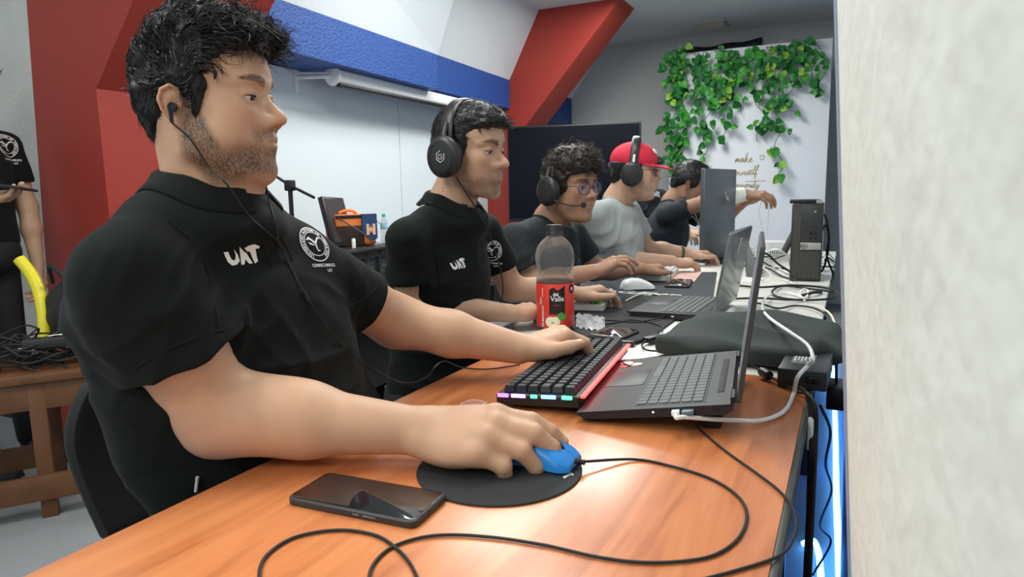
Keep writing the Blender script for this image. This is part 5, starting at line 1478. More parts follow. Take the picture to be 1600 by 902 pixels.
lead = [onz(1150, 563, ZT+.03), onz(1165, 568, ZT+.022), onz(1185, 577, ZT+.012), onz(1205, 590, ZT+.010), onz(1225, 600, ZT+.008), onz(1245, 612, ZT+.006), onz(1262, 622, ZT+.004), Vector((-.040, 1.16, .70)), Vector((-.035, 1.10, .60)), Vector((-.03, 1.0, .45))]
cable('black power lead with ferrite bead running from the laptop to the adapter', lead, .0026, RUB)
fb = onz(1196, 584, ZT+.013); Mf = frame_M(fb, onz(1210, 592, ZT+.01)-onz(1185, 577, ZT+.012), (0, 0, 1))
tag(MB().lathe([(.002, -.016), (.009, -.014), (.010, 0), (.009, .014), (.002, .016)], 16, Mf @ Matrix.Rotation(math.pi/2, 4, 'Y')).build('ferrite_bead', BLK), 'black ferrite bead on the lead beside the power brick', 'ferrite bead')
# bundle of leads dropping over the edge
for k in range(4):
    dx = .004*k
    cable('black lead hanging down beside the right edge of the orange desk', [Vector((-.060+dx, 1.215-.01*k, ZT+.03)), Vector((-.044+dx, 1.17-.01*k, ZT+.02)), Vector((-.036+dx*.6, 1.14, ZT-.05)), Vector((-.034+dx*.7, 1.08-.02*k, .56)), Vector((-.030+dx*.7, .96, .40)), Vector((-.028+dx*.6, .86, .20))], .0030, RUB, group='leads hanging over the desk edge')
tag(MB().box((-.0380, 1.150, ZT-.028), (.010, .012, .055), b=.003).build('cable_tag', WPL), 'white tag wrapped round the leads at the desk edge', 'tag')
px_ = MB(); px_.box((-.006, 1.60, .655), (.036, .09, .05), b=.004); tag(px_.build('plug_adapter', BLK), 'black plug adapter hanging in the blue-lit gap beside the desk', 'plug')
cable('black cord hanging from the plug adapter in the blue-lit gap', [Vector((-.006, 1.60, .68)), Vector((-.010, 1.56, .76)), Vector((-.02, 1.45, .75)), Vector((-.045, 1.40, .752))], .003, RUB)

# --- blue light strip on the floor behind the desks
LEDM = mat('led_blue_white', (.1, .2, .4), .3, emit=(.10, .42, 1.0), estr=9)
strip = [onz(1312, 905, .02), onz(1310, 850, .02), onz(1307, 780, .02), onz(1306, 720, .02), onz(1305, 660, .02), onz(1303, 600, .02), onz(1300, 560, .02), onz(1303, 530, .02)]
ls = empty('light_strip', (0, 2.4, 0), 'glowing blue light strip running along the floor behind the desks', 'light strip')
MB().tube(spline(strip, 8), .0105, 8).build('glow_tube', LEDM, ls, fix=False)
MB().tube(spline([onz(1283, 925, .02), onz(1282, 890, .02), onz(1278, 860, .03), onz(1270, 845, .02), onz(1255, 850, .02)], 8), .009, 8).build('glow_tube', LEDM, ls, fix=False)
tag(MB().box((.030, 3.3, .30), (.004, 4.2, .60)).build('led_tint_sheet', mat('led_blue_tint', (.03, .08, .45), .6)), 'thin blue sheet painting the LED glow onto the wall behind the desks', 'board')  # LED glow on the white wall, put in as a blue coloured sheet
for Y in (1.9, 2.8, 3.9):
    l = bpy.data.lights.new('led_glow', 'POINT'); l.energy = .35; l.color = (.05, .22, 1.0); l.shadow_soft_size = .04
    o = bpy.data.objects.new('led_glow', l); COL.objects.link(o); o.location = (-.012, Y, .10)
cable('thin black cord snaking down in the blue-lit gap', [Vector((-.03, 1.35, .70)), Vector((-.012, 1.5, .60)), Vector((-.02, 1.7, .45)), Vector((-.005, 1.9, .30)), Vector((-.03, 2.0, .15)), Vector((.0, 2.05, .08)), Vector((-.04, 1.9, .05))], .003, RUB)

# --- juice bottle
bt = onz(868, 516, ZT+.001); B_ = Matrix.Translation(bt)
jb = empty('juice_bottle', bt, 'clear plastic juice bottle with red apple label and dark cap, half full', 'bottle')
prof = [(.001, 0), (.030, 0), (.044, .004), (.0495, .014), (.0495, .132), (.0500, .138), (.0465, .149), (.0440, .154), (.0465, .160), (.0490, .170), (.0515, .190), (.0508, .206), (.0465, .222), (.0380, .236), (.0270, .246), (.0205, .251), (.0190, .256), (.0190, .266)]
MB().lathe([p for p in prof], 48, B_, cap=False).build('bottle_wall', mat('clear_bottle', (.72, .72, .70), .14, trans=.86, ior=1.15, alpha=.55), jb)
MB().lathe([(.001, .002), (.029, .002), (.043, .006), (.0480, .015), (.0480, .130), (.0480, .1325), (.001, .1325)], 40, B_).build('juice', mat('red_brown_juice', (.060, .010, .006), .15, spec=.5), jb)
cp_ = MB()
cp_.lathe([(.001, .254), (.0215, .254), (.0215, .262), (.0208, .263), (.0208, .279), (.0195, .2815), (.001, .2815)], 40, B_)
for k in range(36):
    a = 2*math.pi*k/36; cp_.box((.0211*math.cos(a), .0211*math.sin(a), .271), (.0010, .0014, .014), B_)
cp_.build('cap', mat('dark_cap', (.035, .030, .030), .45), jb)
MB().lathe([(.0500, .0150), (.0503, .0155), (.0503, .1300), (.0500, .1305)], 64, B_, cap=False).build('label_band', mat('red_label', (.72, .045, .030), .38), jb)
va = math.atan2(-bt.y, -bt.x)           # towards the camera
def cylM(v, R_=.0508, th0=0, z0=.075): 
    a = va+th0+v[0]/R_; return B_ @ Vector((R_*math.cos(a), R_*math.sin(a), z0+v[1]))
def cyl_poly(name, pts, m, z0, R_, th0=0):
    mb_v, mb_f = dense([Vector((x, y, 0)) for x, y in pts], [list(range(len(pts)))], .006)
    mesh_obj(name, [cylM(v, R_, th0, z0) for v in mb_v], mb_f, m, jb, smooth=False)
BLKI = mat('label_black', (.015, .010, .010), .4)
cyl_poly('label_shield', [(-.021, -.035), (.021, -.035), (.021, .040), (.008, .032), (.001, .028), (-.010, .037), (-.021, .030)], BLKI, .086, .0506, .10)
I4 = Matrix.Identity(4)
flat_text('del', .012, I4, INKW, jb, 'lettering', mapf=lambda v: cylM((v[0]-.004, v[1]), .0510, .10, .104), mx=.004, bold=.0004)
flat_text('Valle', .0195, I4, INKW, jb, 'lettering', mapf=lambda v: cylM(v, .0510, .10, .092), mx=.004, bold=.0002, spacing=.96)
flat_text('manzana', .0050, I4, mat('key_red'), jb, 'lettering', mapf=lambda v: cylM(v, .0510, .10, .076), mx=.004)
for (txt, x, z, sz) in (('DE MANZANA', -.040, .046, .0085), ('BEBIDA', -.047, .085, .0060), ('CON JUGO', -.041, .108, .0045)):
    flat_text(txt, sz, I4, INKW, jb, 'lettering', mapf=lambda v, x=x, z=z: cylM((x-v[1], v[0]), .0510, .10, z), mx=.004, bold=.0002)
# apple half, leaves, round seal
ap = []
for k in range(40):
    a = 2*math.pi*k/40; r_ = .0165*(1+.10*math.cos(2*a)-.16*math.exp(-((a-math.pi/2)/.35)**2)-.06*math.exp(-((a-3*math.pi/2)/.4)**2)); ap.append((r_*math.cos(a)*1.08, r_*math.sin(a)))
cyl_poly('apple_picture', ap, mat('apple_cream', (.86, .80, .56), .5), .032, .0511, -.14)
cyl_poly('apple_seed', [(.0014*math.cos(a), .0025*math.sin(a)) for a in [k*.7 for k in range(9)]], mat('seed_brown', (.2, .07, .02), .5), .030, .0513, -.18)
cyl_poly('apple_seed', [(.0014*math.cos(a), .0025*math.sin(a)) for a in [k*.7 for k in range(9)]], mat('seed_brown'), .030, .0513, -.10)
for (dx, dz, an) in ((.012, .050, .5), (.021, .047, -.35), (.016, .041, .1)):
    ca, sa = math.cos(an), math.sin(an)
    cyl_poly('leaf_picture', [((x*ca-y*sa)+dx, (x*sa+y*ca)) for x, y in ((-.010, 0), (-.004, .0055), (.004, .0052), (.011, 0), (.004, -.0052), (-.004, -.0055))], mat('leaf_print', (.06, .32, .04), .5), dz, .0512, .02)
cyl_poly('round_seal', [(.0095*math.cos(k*.3), .0125*math.sin(k*.3)) for k in range(21)], BLKI, .116, .0511, .98)
cyl_poly('seal_print', [(.0040*math.cos(k*.5), .0050*math.sin(k*.5)) for k in range(12)], INKW, .116, .0514, .98)

# --- mats, cloth, adapters on the pale desk
def slab(name, label, cat, px, z, t, m, rounded=0):
    pts = [onz(x, y, z) for x, y in px]
    o = MB().prism([(p.x, p.y) for p in pts], z-t, z).build(name, m); return tag(o, label, cat)
slab('desk_mat', 'pale grey glossy patterned mat under the juice bottle', 'mat', [(740, 520), (770, 497), (900, 496), (905, 520), (850, 529), (790, 530)], ZT+.0025, .002, mat('silver_mat', (.62, .64, .65), .25, noise=(60, .3)))
slab('desk_mat', 'large black cloth mat under the white and pink keyboard', 'mat', [(880, 520), (915, 470), (1000, 463), (1060, 495), (1012, 530), (975, 541), (940, 530)], ZT+.0042, .002, mat('mat_cloth'))
dm = empty('desk_mat', onz(1050, 460, ZT), 'dark desk mat with large white printed letters beyond the open laptop', 'mat')
q = [onz(x, y, ZT+.0025) for x, y in ((940, 470), (1000, 425), (1120, 425), (1112, 478))]
MB().prism([(p.x, p.y) for p in q], ZT, ZT+.0025).build('mat_cloth', mat('mat_dark', (.035, .040, .045), .8), dm)
Mm = frame_M(onz(1045, 462, ZT+.0032), onz(1085, 466, ZT)-onz(1010, 460, ZT), (0, 0, 1))
flat_text('GAME ON', .085, Mm, mat('mat_print', (.55, .60, .62), .7), dm, 'lettering', bold=.003)
slab('paper_sheet', 'pink and white printed sheet lying under the cables near the far keyboard', 'paper', [(1003, 437), (1040, 424), (1098, 424), (1085, 440)], ZT+.0045, .0006, mat('pink_paper', (.78, .48, .42), .6, noise=(30, .5)))
# crumpled plastic
cr = empty('plastic_bag', onz(920, 500, ZT), 'crumpled clear plastic wrapper behind the juice bottle', 'wrapper')
MB().grid(lambda u, v: onz(900+45*u, 512-22*v+6*u, ZT+.006)+Vector((0, 0, .016*abs(math.sin(u*9+v*5))*math.sin(math.pi*u)*math.sin(math.pi*v)+.004*math.sin(u*31+v*17))), 16, 12).build('film', mat('clear_film', (.85, .87, .88), .12, trans=.5, ior=1.2), cr)
cr.location = onz(920, 500, ZT)

# big black cloth bag lying across the desks
def bag_surf():
    ops = []
    c = [onz(x, y, ZT+.03) for x, y in ((1075, 530), (1120, 525), (1180, 528), (1240, 532), (1285, 545))]
    pts = [(p.x, p.y, p.z) for p in c]
    A_ = onz(1085, 540, ZT); 
    ops.append(('u', Box((-.190, 1.590, ZT+.026), (.165, .165, .022), .015, Euler((0, 0, math.radians(-8))).to_matrix()), 0))
    ops.append(('u', Ell((-.262, 1.535, ZT+.030), (.080, .125, .030)), .03))
    ops.append(('u', Ell((-.180, 1.64, ZT+.034), (.150, .150, .034)), .03))
    ops.append(('u', Ell((-.060, 1.585, ZT+.030), (.070, .080, .022)), .03))
    ops.append(('u', Ell((-.012, 1.51, ZT+.024), (.036, .035, .012)), .03))
    def d(p): return wrinkle(p, (-.2, 1.55, ZT+.04), (.4, 1, 0), .010, .10, .25, 3)+.004*vnoise(p, 14, 2)
    ops.append(('d', Disp(d), 0)); ops.append(('i', Half((0, 0, ZT+.001), (0, 0, -1)), 0))
    P, F = surf(ops, (-.46, 1.24, ZT-.01), (.06, 1.86, ZT+.12), .004)
    return mesh_obj('cloth_bag', P, F, mat('black_green_cloth', (.022, .030, .026), .8, bump=[(500, .2, .0008)]))
tag(bag_surf(), 'soft black cloth laptop sleeve lying across the pale desk behind the front laptop', 'bag')
ad = empty('cable_adapter', onz(1015, 530, ZT), 'small black adapter with a short loop of cable on the pale desk', 'adapter')
a1, a2 = onz(1010, 532, ZT+.01), onz(1050, 522, ZT+.01)
MB().box((.028, 0, 0), (.060, .024, .014), frame_M(a1, a2-a1, (0, 0, 1)), b=.003).build('adapter_body', BLK, ad)
MB().tube(spline([a1, onz(1003, 540, ZT+.004), onz(1010, 547, ZT+.004), onz(1028, 549, ZT+.004)], 8), .0024, 8).build('short_cable', RUB, ad, fix=False)
p1_, p2_ = onz(1028, 549, ZT+.005), onz(1048, 549, ZT+.005)
MB().box((.012, 0, 0), (.030, .011, .007), frame_M(p1_, p2_-p1_, (0, 0, 1)), b=.002).build('plug', mat('plug_grey', (.12, .14, .15), .35, metal=.5), ad)
tag(MB().box((.0, .0, .006), (.05, .02, .012), frame_M(onz(975, 540, ZT), (1, .1, 0), (0, 0, 1)), b=.002).build('memory_stick', BLK), 'small black memory stick beside the backlit keyboard\'s far end', 'memory stick')
cable('black cable crossing the dark mat behind the juice bottle', [onz(x, y, ZT+.006) for x, y in ((905, 498), (930, 507), (960, 505), (985, 500), (1010, 503), (1035, 512), (1020, 525), (985, 536), (950, 540))], .0024, RUB)

# --- second laptop
hn = onz(1107, 493, ZT+.022); hf = hn+Vector((.012, .340, 0))
lap2, LM2, LL2, LW2 = laptop('open dark laptop with shiny grey lid standing beyond the black cloth sleeve', hn, hf, .235, ZT+.018, .235, hn+Vector((.040, 0, .226)), LAPB, mat('lid_steel', (.20, .22, .22), .22, metal=.75), thick=.018)
lgm = MB(); lgm.box((.185, .17, .0073), (.045, .012, .0006), LL2); lgm.box((.205, .185, .0073), (.004, .03, .0006), LL2)
lgm.build('logo', mat('logo_silver', (.7, .72, .73), .3, metal=.5), lap2)
MB().box((.10, -.0005, -.009), (.008, .001, .004), LM2).build('port', mat('label_white', (.8, .8, .8), .4), lap2)
cable('black cable plugged into the side of the second laptop', [LM2 @ Vector((.12, -.004, -.009)), onz(1000, 503, ZT+.008), onz(960, 501, ZT+.006), onz(910, 499, ZT+.006), onz(880, 492, ZT+.006)], .0022, RUB)
cable('pale thin cable from the white keyboard crossing the mat', [onz(x, y, ZT+.008) for x, y in ((978, 470), (1000, 460), (1020, 459), (1050, 466), (1085, 470), (1108, 473))], .0028, mat('cream_cable', (.72, .66, .50), .45))
# --- compact keyboards
def kcol2(i, j, c, r): return 'key_green' if i < 1 and j < 2 else 'key_yellow' if i < 3 and j < 2 else 'key_pink' if (i*7+j*3) % 5 < 3 else 'key_lilac'
def kcol3(i, j, c, r): return 'key_white' if (i*5+j*3) % 4 else 'key_lilac'
def kb_from(label, near_front, far_front, W, H, cf, cols, rows, tilt, group=None, keyh=.008):
    a = Vector(near_front); b_ = Vector(far_front); L = (b_-a).length
    return keyboard(label, a, b_-a, L, W, H, WPL, cf, cols, rows, tilt, keyh=keyh)
a = onz(943, 487, ZT+.004); 
kb_from('white compact keyboard with pink, yellow and green keys under the second man\'s hand', a, a+Vector((-.055, .300, 0)), .105, .020, kcol2, 15, 5, 0)
a = onz(1045, 440, ZT+.004)
kb_from('white compact keyboard with white keys under the third man\'s hands', a, a+Vector((-.03, .310, 0)), .125, .024, kcol3, 15, 5, 0)
mouse('white computer mouse with black side standing on the dark mat', onz(995, 452, ZT+.004), math.radians(35), WPL, L=.125, W=.068, H=.042, m_btn=WPL)

# --- display seen from behind
mn = empty('monitor', (-.53, 3.2, ZT), 'tall dark grey display seen from behind in front of the man in cap', 'monitor')
nb_, nt_ = onz(1099, 408, ZT+.02), None
wn = (np.array(nb_)-CAM_P)@(-CAM_M[:, 2]); 
A0 = onz(1099, 410, ZT+.015); A1 = ony(1101, 263, A0.y)
Bx = Vector((A0.x+.075, A0.y+.34, A0.z))
Md = frame_M(A0, Bx-A0, (0, 0, 1)); Ww = .40; Hh = A1.z-A0.z

MB().box((Ww/2, .012, Hh/2), (Ww, .024, Hh), Md, b=.004).build('display_case', mat('monitor_back', (.085, .098, .110), .38, metal=.3), mn)
MB().box((Ww/2, .0245, Hh/2), (Ww-.02, .002, Hh-.02), Md).build('screen', mat('laptop_screen'), mn)
sd = MB(); sd.box((Ww/2, .02, -.006), (.20, .16, .010), Md, b=.003); sd.build('foot', BLK, mn)
lv = MB()
for (x0, z0, x1_, z1_) in ((.255, .335, .275, .295), (.290, .310, .280, .290), (.30, .300, .305, .285)): lv.tube([Vector((x0, -.0008, z0)), Vector((x1_, -.0008, z1_))], .0022, 6, Md)
lv.build('logo', mat('logo_silver'), mn)
# --- tower computer
tc_ = onz(1257, 439, ZT+.001); tw = .112
tr = empty('tower_computer', tc_, 'black tower computer with honeycomb front and silver badge strip at the far desk end', 'computer')
Mt = frame_M(tc_, (1, .02, 0), (0, 0, 1)); th_ = (ony(1257, 319, tc_.y).z-ZT)
MB().box((0, .14, th_/2), (tw, .28, th_), Mt, b=.004).build('case', mat('tower_black', (.016, .017, .016), .5), tr)
hx = MB(); hr = .0052
def hexring(mb, x, z, r):
    o_ = [(x+r*math.cos(k*math.pi/3), z+r*math.sin(k*math.pi/3)) for k in range(6)]; i_ = [(x+r*.72*math.cos(k*math.pi/3), z+r*.72*math.sin(k*math.pi/3)) for k in range(6)]
    mb.add([Vector((p[0], -.0016, p[1])) for p in o_+i_], [[k, (k+1) % 6, 6+(k+1) % 6, 6+k] for k in range(6)], False, Mt)
z = .012; row = 0
while z < th_-.012:
    x = -tw/2+.010+(hr*1.5 if row % 2 else 0)
    while x < tw/2-.008:
        if not (x > -tw/2+.036 and z > th_*.40): hexring(hx, x, z, hr)
        x += hr*3
    z += hr*.88; row += 1
hx.build('honeycomb_grille', mat('grille_edge', (.10, .10, .075), .45), tr)
MB().box((.016, -.002, th_*.74), (.074, .006, th_*.48), Mt, b=.001).build('front_panel', mat('panel_black', (.028, .029, .029), .4), tr)
MB().box((.016, -.003, th_*.455), (.074, .008, th_*.09), Mt, b=.001).build('badge_strip', mat('badge_silver', (.42, .42, .38), .35, metal=.5), tr)
pp = MB()
for k in range(2): pp.box((.016+.016*k, -.0052, th_*.62), (.007, .001, .012), Mt)
for k in range(2): pp.box((.016+.016*k, -.0052, th_*.555), (.005, .001, .010), Mt)
pp.box((.028, -.0052, th_*.70), (.012, .001, .003), Mt); pp.build('port', BLKG, tr)
MB().tube([Vector((.0-.008+.013*math.cos(a), -.0075, th_*.455+.010*math.sin(a))) for a in [k*2*math.pi/24 for k in range(25)]], .0009, 5, Mt).build('badge_ring', BLKG, tr)
Mtt = Mt @ Matrix.Translation((-.008, -.0078, th_*.455)) @ Matrix.Rotation(math.pi/2, 4, 'X')
flat_text('DELL', .0085, Mtt, BLKG, tr, 'badge_lettering', bold=.0003)
MB().lathe([(.0005, 0), (.004, 0), (.004, .001), (.0005, .001)], 12, Mt @ Matrix.Translation((.028, -.0055, th_*.90)) @ Matrix.Rotation(math.pi/2, 4, 'X')).build('power_button', INKG, tr)
dv = MB(); dv.box((-.014, .09, th_+.008), (tw-.005, .10, .015), Mt, b=.002); hd = dv.build('external_drive', BLK); tag(hd, 'flat black drive lying on top of the tower computer', 'drive')
MB().box((.040, .0395, th_+.008), (.022, .003, .013), Mt).build('silver_end', mat('badge_silver'), hd)
# tablet leaning, white boxes, routers
tb = empty('tablet', onz(1225, 400, ZT), 'small tablet leaning on its stand left of the tower computer', 'tablet')
ta = onz(1226, 392, ZT+.05)
MB().box((0, 0, .05), (.010, .15, .12), TRS(ta, math.radians(12), ry=math.radians(24)), b=.003).build('case', BLK, tb)
MB().tube([ta+Vector((.03, 0, .09)), ta+Vector((.05, 0, -.045))], .004, 6).build('stand', BLK, tb)
for i, (x0, x1_, yy, h_, lab) in enumerate(((1200, 1232, 400, .075, 'white router box with small slots standing left of the tower computer'), (1158, 1180, 404, .06, 'small white box behind the second laptop lid'))):
    a = onz(x0, yy, ZT); b_ = onz(x1_, yy, ZT); Mr = frame_M((a+b_)/2, b_-a, (0, 0, 1)); ww = (b_-a).length
    r = empty('router', (a+b_)/2, lab, 'router')
    MB().box((0, .07, h_/2), (ww, .14, h_), Mr, b=.005).build('housing', WPL, r)
    sl_ = MB()
    for k in range(9): sl_.box((-ww*.38+ww*.095*k, -.0005, h_*.25), (ww*.035, .002, h_*.3), Mr)
    sl_.build('vent_slot', BLK, r)
stp = empty('power_strip', onz(1180, 425, ZT), 'dark wedge shaped stand with green mark beside the second laptop lid', 'stand')
MB().hexa([onz(1166, 432, ZT), onz(1190, 434, ZT), onz(1186, 424, ZT), onz(1165, 424, ZT)]+[onz(1160, 425, ZT)+Vector((-.0, 0, .16)), onz(1166, 427, ZT)+Vector((0, 0, .15)), onz(1165, 424, ZT)+Vector((0, 0, .15)), onz(1160, 424, ZT)+Vector((0, 0, .16))]).build('wedge', mat('wedge_dark', (.05, .055, .058), .4), stp)
# --- cable jumble on the far desk: each one a cable of its own
rng = random.Random(11)
def desk_loop(px, r, m, label, grp, zs=.004):
    pts = []
    for i, (x, y) in enumerate(px):
        pts.append(onz(x, y, ZT+zs+.004*(i % 3)))
    cable(label, pts, r, m, group=grp)
BC = 'black cable in the tangle on the far desk left of the tower'; WC = 'white cable in the tangle on the far desk left of the tower'
desk_loop([(1150, 446), (1190, 449), (1240, 446), (1290, 450), (1310, 459), (1295, 467), (1250, 469), (1215, 464), (1207, 455), (1225, 447), (1270, 452), (1300, 456)], .0040, RUB, 'thick black cable looped on the pale desk before the tower computer', None)
desk_loop([(1130, 468), (1180, 466), (1225, 468), (1255, 469)], .0036, RUB, 'black cable running straight over the pale desk before the tower', None)
desk_loop([(1170, 473), (1190, 475), (1215, 482), (1240, 478), (1265, 480), (1285, 488), (1295, 500), (1298, 520)], .0032, RUB, 'black cable curving over the pale desk behind the cloth sleeve', None)
desk_loop([(1270, 477), (1285, 482), (1298, 492), (1305, 508), (1309, 525)], .0030, mat('cream_cable'), 'cream cable bending down at the pale desk\'s right edge', None)
desk_loop([(1250, 462), (1262, 460), (1272, 457), (1283, 457)], .0052, RUB, 'black plug end lying on the pale desk before the tower', None)
desk_loop([(1257, 470), (1250, 460), (1256, 452), (1263, 456), (1258, 466), (1245, 462)], .0038, WPL, 'short white cable loop on the pale desk before the tower', None)
for k in range(9):
    x0 = 1150+rng.random()*30; pts = [(x0, 398+rng.random()*34)]
    for j in range(4): pts.append((pts[-1][0]+rng.uniform(6, 26), min(440, max(394, pts[-1][1]+rng.uniform(-14, 14)))))
    desk_loop(pts, .0034, RUB if k % 2 else WPL, BC if k % 2 else WC, 'black cables tangled beside the tower' if k % 2 else 'white cables tangled beside the tower', .006)
# arcs of white cable standing up
for k, (px, m, lab) in enumerate((([(1207, 470, .01), (1212, 455, .01), (1205, 430, .03), (1190, 415, .05), (1192, 398, .09), (1212, 390, .11), (1228, 398, .09), (1234, 415, .04)], WPL, 'white cable arching up left of the tower computer'),
        ([(1182, 393, .03), (1200, 398, .02), (1215, 412, .02), (1235, 425, .02)], RUB, 'black cable sagging behind the white arching cable'),
        ([(1283, 330, .33), (1292, 345, .28), (1295, 380, .18), (1290, 410, .08), (1284, 425, .03)], RUB, 'black cable hanging from the back of the tower top'),
        ([(1284, 362, .22), (1290, 352, .26), (1296, 370, .2), (1292, 400, .1), (1302, 430, .02), (1296, 441, .01), (1280, 437, .01)], RUB, 'thick black cable looping beside the right side of the tower'))):
    pts = []
    for x, y, zz in px: pts.append(ony(x, y, (2.98 if k > 1 else 2.9)+.02*len(pts) % .1))
    cable(lab, pts, .0042, m)
for k in range(5):
    pts = [ony(1284+rng.uniform(0, 6), 402+5*k, 3.2), ony(1293, 398+6*k+rng.uniform(-4, 4), 3.3), ony(1303, 405+4*k, 3.4)]
    cable('thin cable running behind the tower towards the wall', pts, .004, RUB if k % 2 else WPL, group='cables behind the tower')
# ------------------------------------------------------------------ chairs
CHF = mat('chair_fabric', (.012, .013, .012), .95, bump=[(600, .4, .001)])
def chair(label, x, y, yaw, zb=.46, back=(.40, .20), group=None, blean=10):
    r = empty('office_chair', (x, y, 0), label, 'chair', group); M = TRS((x, y, 0), math.radians(yaw))
    MB().rbox((.0, 0, zb-.035), (.46, .48, .07), .07, M, b=.018).build('seat', CHF, r)
    L_ = math.radians(blean); w_, h_ = back; rings = []
    for i in range(15):
        t = i/14; z = .10+h_*t; wd = w_/2*(1-.30*max(0, (t-.55)/.45)**2-.10*(1-t)); cx = -.215-math.tan(L_)*(z-.1)-.020*math.sin(math.pi*t)
        if i in (0, 14): wd *= .80
        th_ = .055 if 0 < i < 14 else .020
        rg = []
        for j in range(24):
            a = 2*math.pi*j/24; yy = wd*math.copysign(abs(math.cos(a))**.55, math.cos(a)); rg.append(Vector((cx+.030*(yy/wd)**2-.0+th_*.5*math.copysign(abs(math.sin(a))**.6, math.sin(a)), yy, zb+z)))
        rings.append(rg)
    MB().loft(rings, True, True, M).build('backrest', CHF, r)
    MB().box((-.235, 0, zb+.06), (.012, .07, .22), M, b=.003, rot=(0, -L_, 0)).build('back_bracket', DKM, r)
    for sx in (1, -1):
        for sy in (1, -1):
            MB().tube([M @ Vector((sx*.17, sy*.19, zb-.07)), M @ Vector((sx*.22, sy*.23, .012))], .013, 10).build('leg', DKM, r)
    for sy in (1, -1): MB().tube([M @ Vector((.19, sy*.205, .25)), M @ Vector((-.19, sy*.205, .25))], .009, 8).build('stretcher', DKM, r)
    return r
chair('black fabric chair with rounded padded back behind the man in front', -.845, .80, 4, back=(.42, .27), blean=12)
chair('black chair under the second man, its frame showing below his elbow', -.97, 1.52, 0)
chair('black chair under the man with curly hair', -1.02, 2.27, -4)
chair('black chair under the man in the red cap', -.99, 2.88, 6)
chair('black chair under the man leaning behind the tall display', -.97, 3.60, 5)

# ------------------------------------------------------------------ earphones of the man in front
def S1(x, y, off=.006): return sight(bvh1, x, y, off)[0]
ep = empty('earphones', H1 @ Vector((0, -.088, 0)), 'black wired earphones, one bud in the front man\'s ear, lead hanging down his shirt', 'earphones')
E0 = H1 @ Vector((-.006, -.088, .000))
eb = MB(); Me = frame_M(E0, H1.to_3x3() @ Vector((.35, -1, .1)), (0, 0, 1))
eb.lathe([(.001, -.006), (.0045, -.005), (.0062, -.001), (.0070, .003), (.0055, .008), (.001, .009)], 16, Me @ Matrix.Rotation(math.pi/2, 4, 'Y'))
eb.tube([E0+Vector((.003, -.006, -.001)), E0+Vector((.006, -.008, -.020))], [.0034, .0024], 8)
eb.build('ear_bud', BLKG, ep)
def wire(name, pts, r=.0013): return MB().tube(spline([p for p in pts if p is not None], 8), r, 6).build(name, RUB, ep, fix=False)
j1 = S1(434, 378)
wire('lead', [E0+Vector((.006, -.008, -.020)), H1 @ Vector((.022, -.098, -.045)), H1 @ Vector((.045, -.094, -.085)), at(352, 285, .865), S1(385, 333), S1(412, 358), j1])
wire('lead', [H1 @ Vector((.03, .06, -.07)), at(412, 281, 1.0), S1(421, 318, .004), S1(430, 345), j1])
wire('lead', [j1, S1(447, 405), S1(466, 440), S1(478, 462), S1(500, 497), S1(530, 535), S1(560, 562), S1(585, 578, .01), at(615, 594, 1.17), at(645, 598, 1.16), at(668, 588, 1.15), at(683, 570, 1.16), onz(697, 565, ZT+.004), onz(720, 574, ZT+.003), onz(760, 577, ZT+.003), onz(800, 572, ZT+.003), onz(812, 570, ZT+.003)], .0015)
for (x, y, x2, y2) in ((432, 372, 436, 384), (474, 455, 482, 470)):
    MB().tube([S1(x, y, .004), S1(x2, y2, .004)], .0030, 8).build('remote', RUB, ep, fix=False)

# ------------------------------------------------------------------ white backdrop with ivy and lettering
YD = 6.3
bL, bR = ony(1048, 78, YD), ony(1301, 67, YD); zT = (bL.z+bR.z)/2
bd = empty('backdrop_panel', ((bL.x+bR.x)/2, YD, 0), 'tall white backdrop panel with gold handwriting, standing at the back wall', 'backdrop')
MB().box(((bL.x+bR.x)/2, YD+.02, zT/2+.01), (bR.x-bL.x, .03, zT-.02), b=.003).build('panel', mat('white_backdrop', (.78, .80, .84), .7, bump=[(3, .15, .03)]), bd)
ft = MB()
for x in (bL.x+.15, bR.x-.15): ft.box((x, YD+.02, .012), (.06, .45, .024), b=.004)
ft.build('foot', WPL, bd)
GLD = mat('gold_ink', (.42, .30, .13), .5)
LET = {'m': [(0, 0), (.08, .45), (.12, .05), (.22, .48), (.28, .05), (.40, .48), (.46, .05), (.56, .12)], 'a': [(.36, .40), (.14, .44), (.04, .16), (.20, .02), (.36, .38), (.36, .06), (.50, .12)],
       'k': [(0, .1), (.16, 1.1), (.10, .02), (.14, .28), (.38, .46), (.16, .24), (.40, .02), (.50, .12)], 'e': [(0, .14), (.30, .36), (.16, .46), (.06, .18), (.22, .02), (.44, .14)],
       'y': [(0, .42), (.10, .06), (.34, .44), (.30, .0), (.10, -.55), (.0, -.30), (.46, .12)], 'o': [(.24, .44), (.04, .24), (.18, .02), (.36, .24), (.24, .44), (.50, .40)],
       'u': [(0, .42), (.06, .04), (.30, .10), (.36, .44), (.36, .04), (.50, .12)], 'r': [(0, .10), (.10, .46), (.14, .36), (.32, .40), (.28, .04), (.42, .12)],
       's': [(0, .10), (.22, .46), (.28, .14), (.08, .0), (.40, .12)], 'l': [(0, .10), (.26, 1.05), (.16, 1.10), (.14, .06), (.32, .12)], 'f': [(0, .10), (.30, 1.15), (.18, 1.2), (.10, -.55), (.20, .05), (.36, .14)],
       'p': [(0, .10), (.14, .50), (.02, -.60), (.14, .40), (.34, .40), (.30, .06), (.14, .10), (.46, .10)], 'i': [(0, .10), (.12, .44), (.12, .04), (.26, .12)], 't': [(0, .10), (.20, 1.0), (.14, .04), (.34, .12)]}
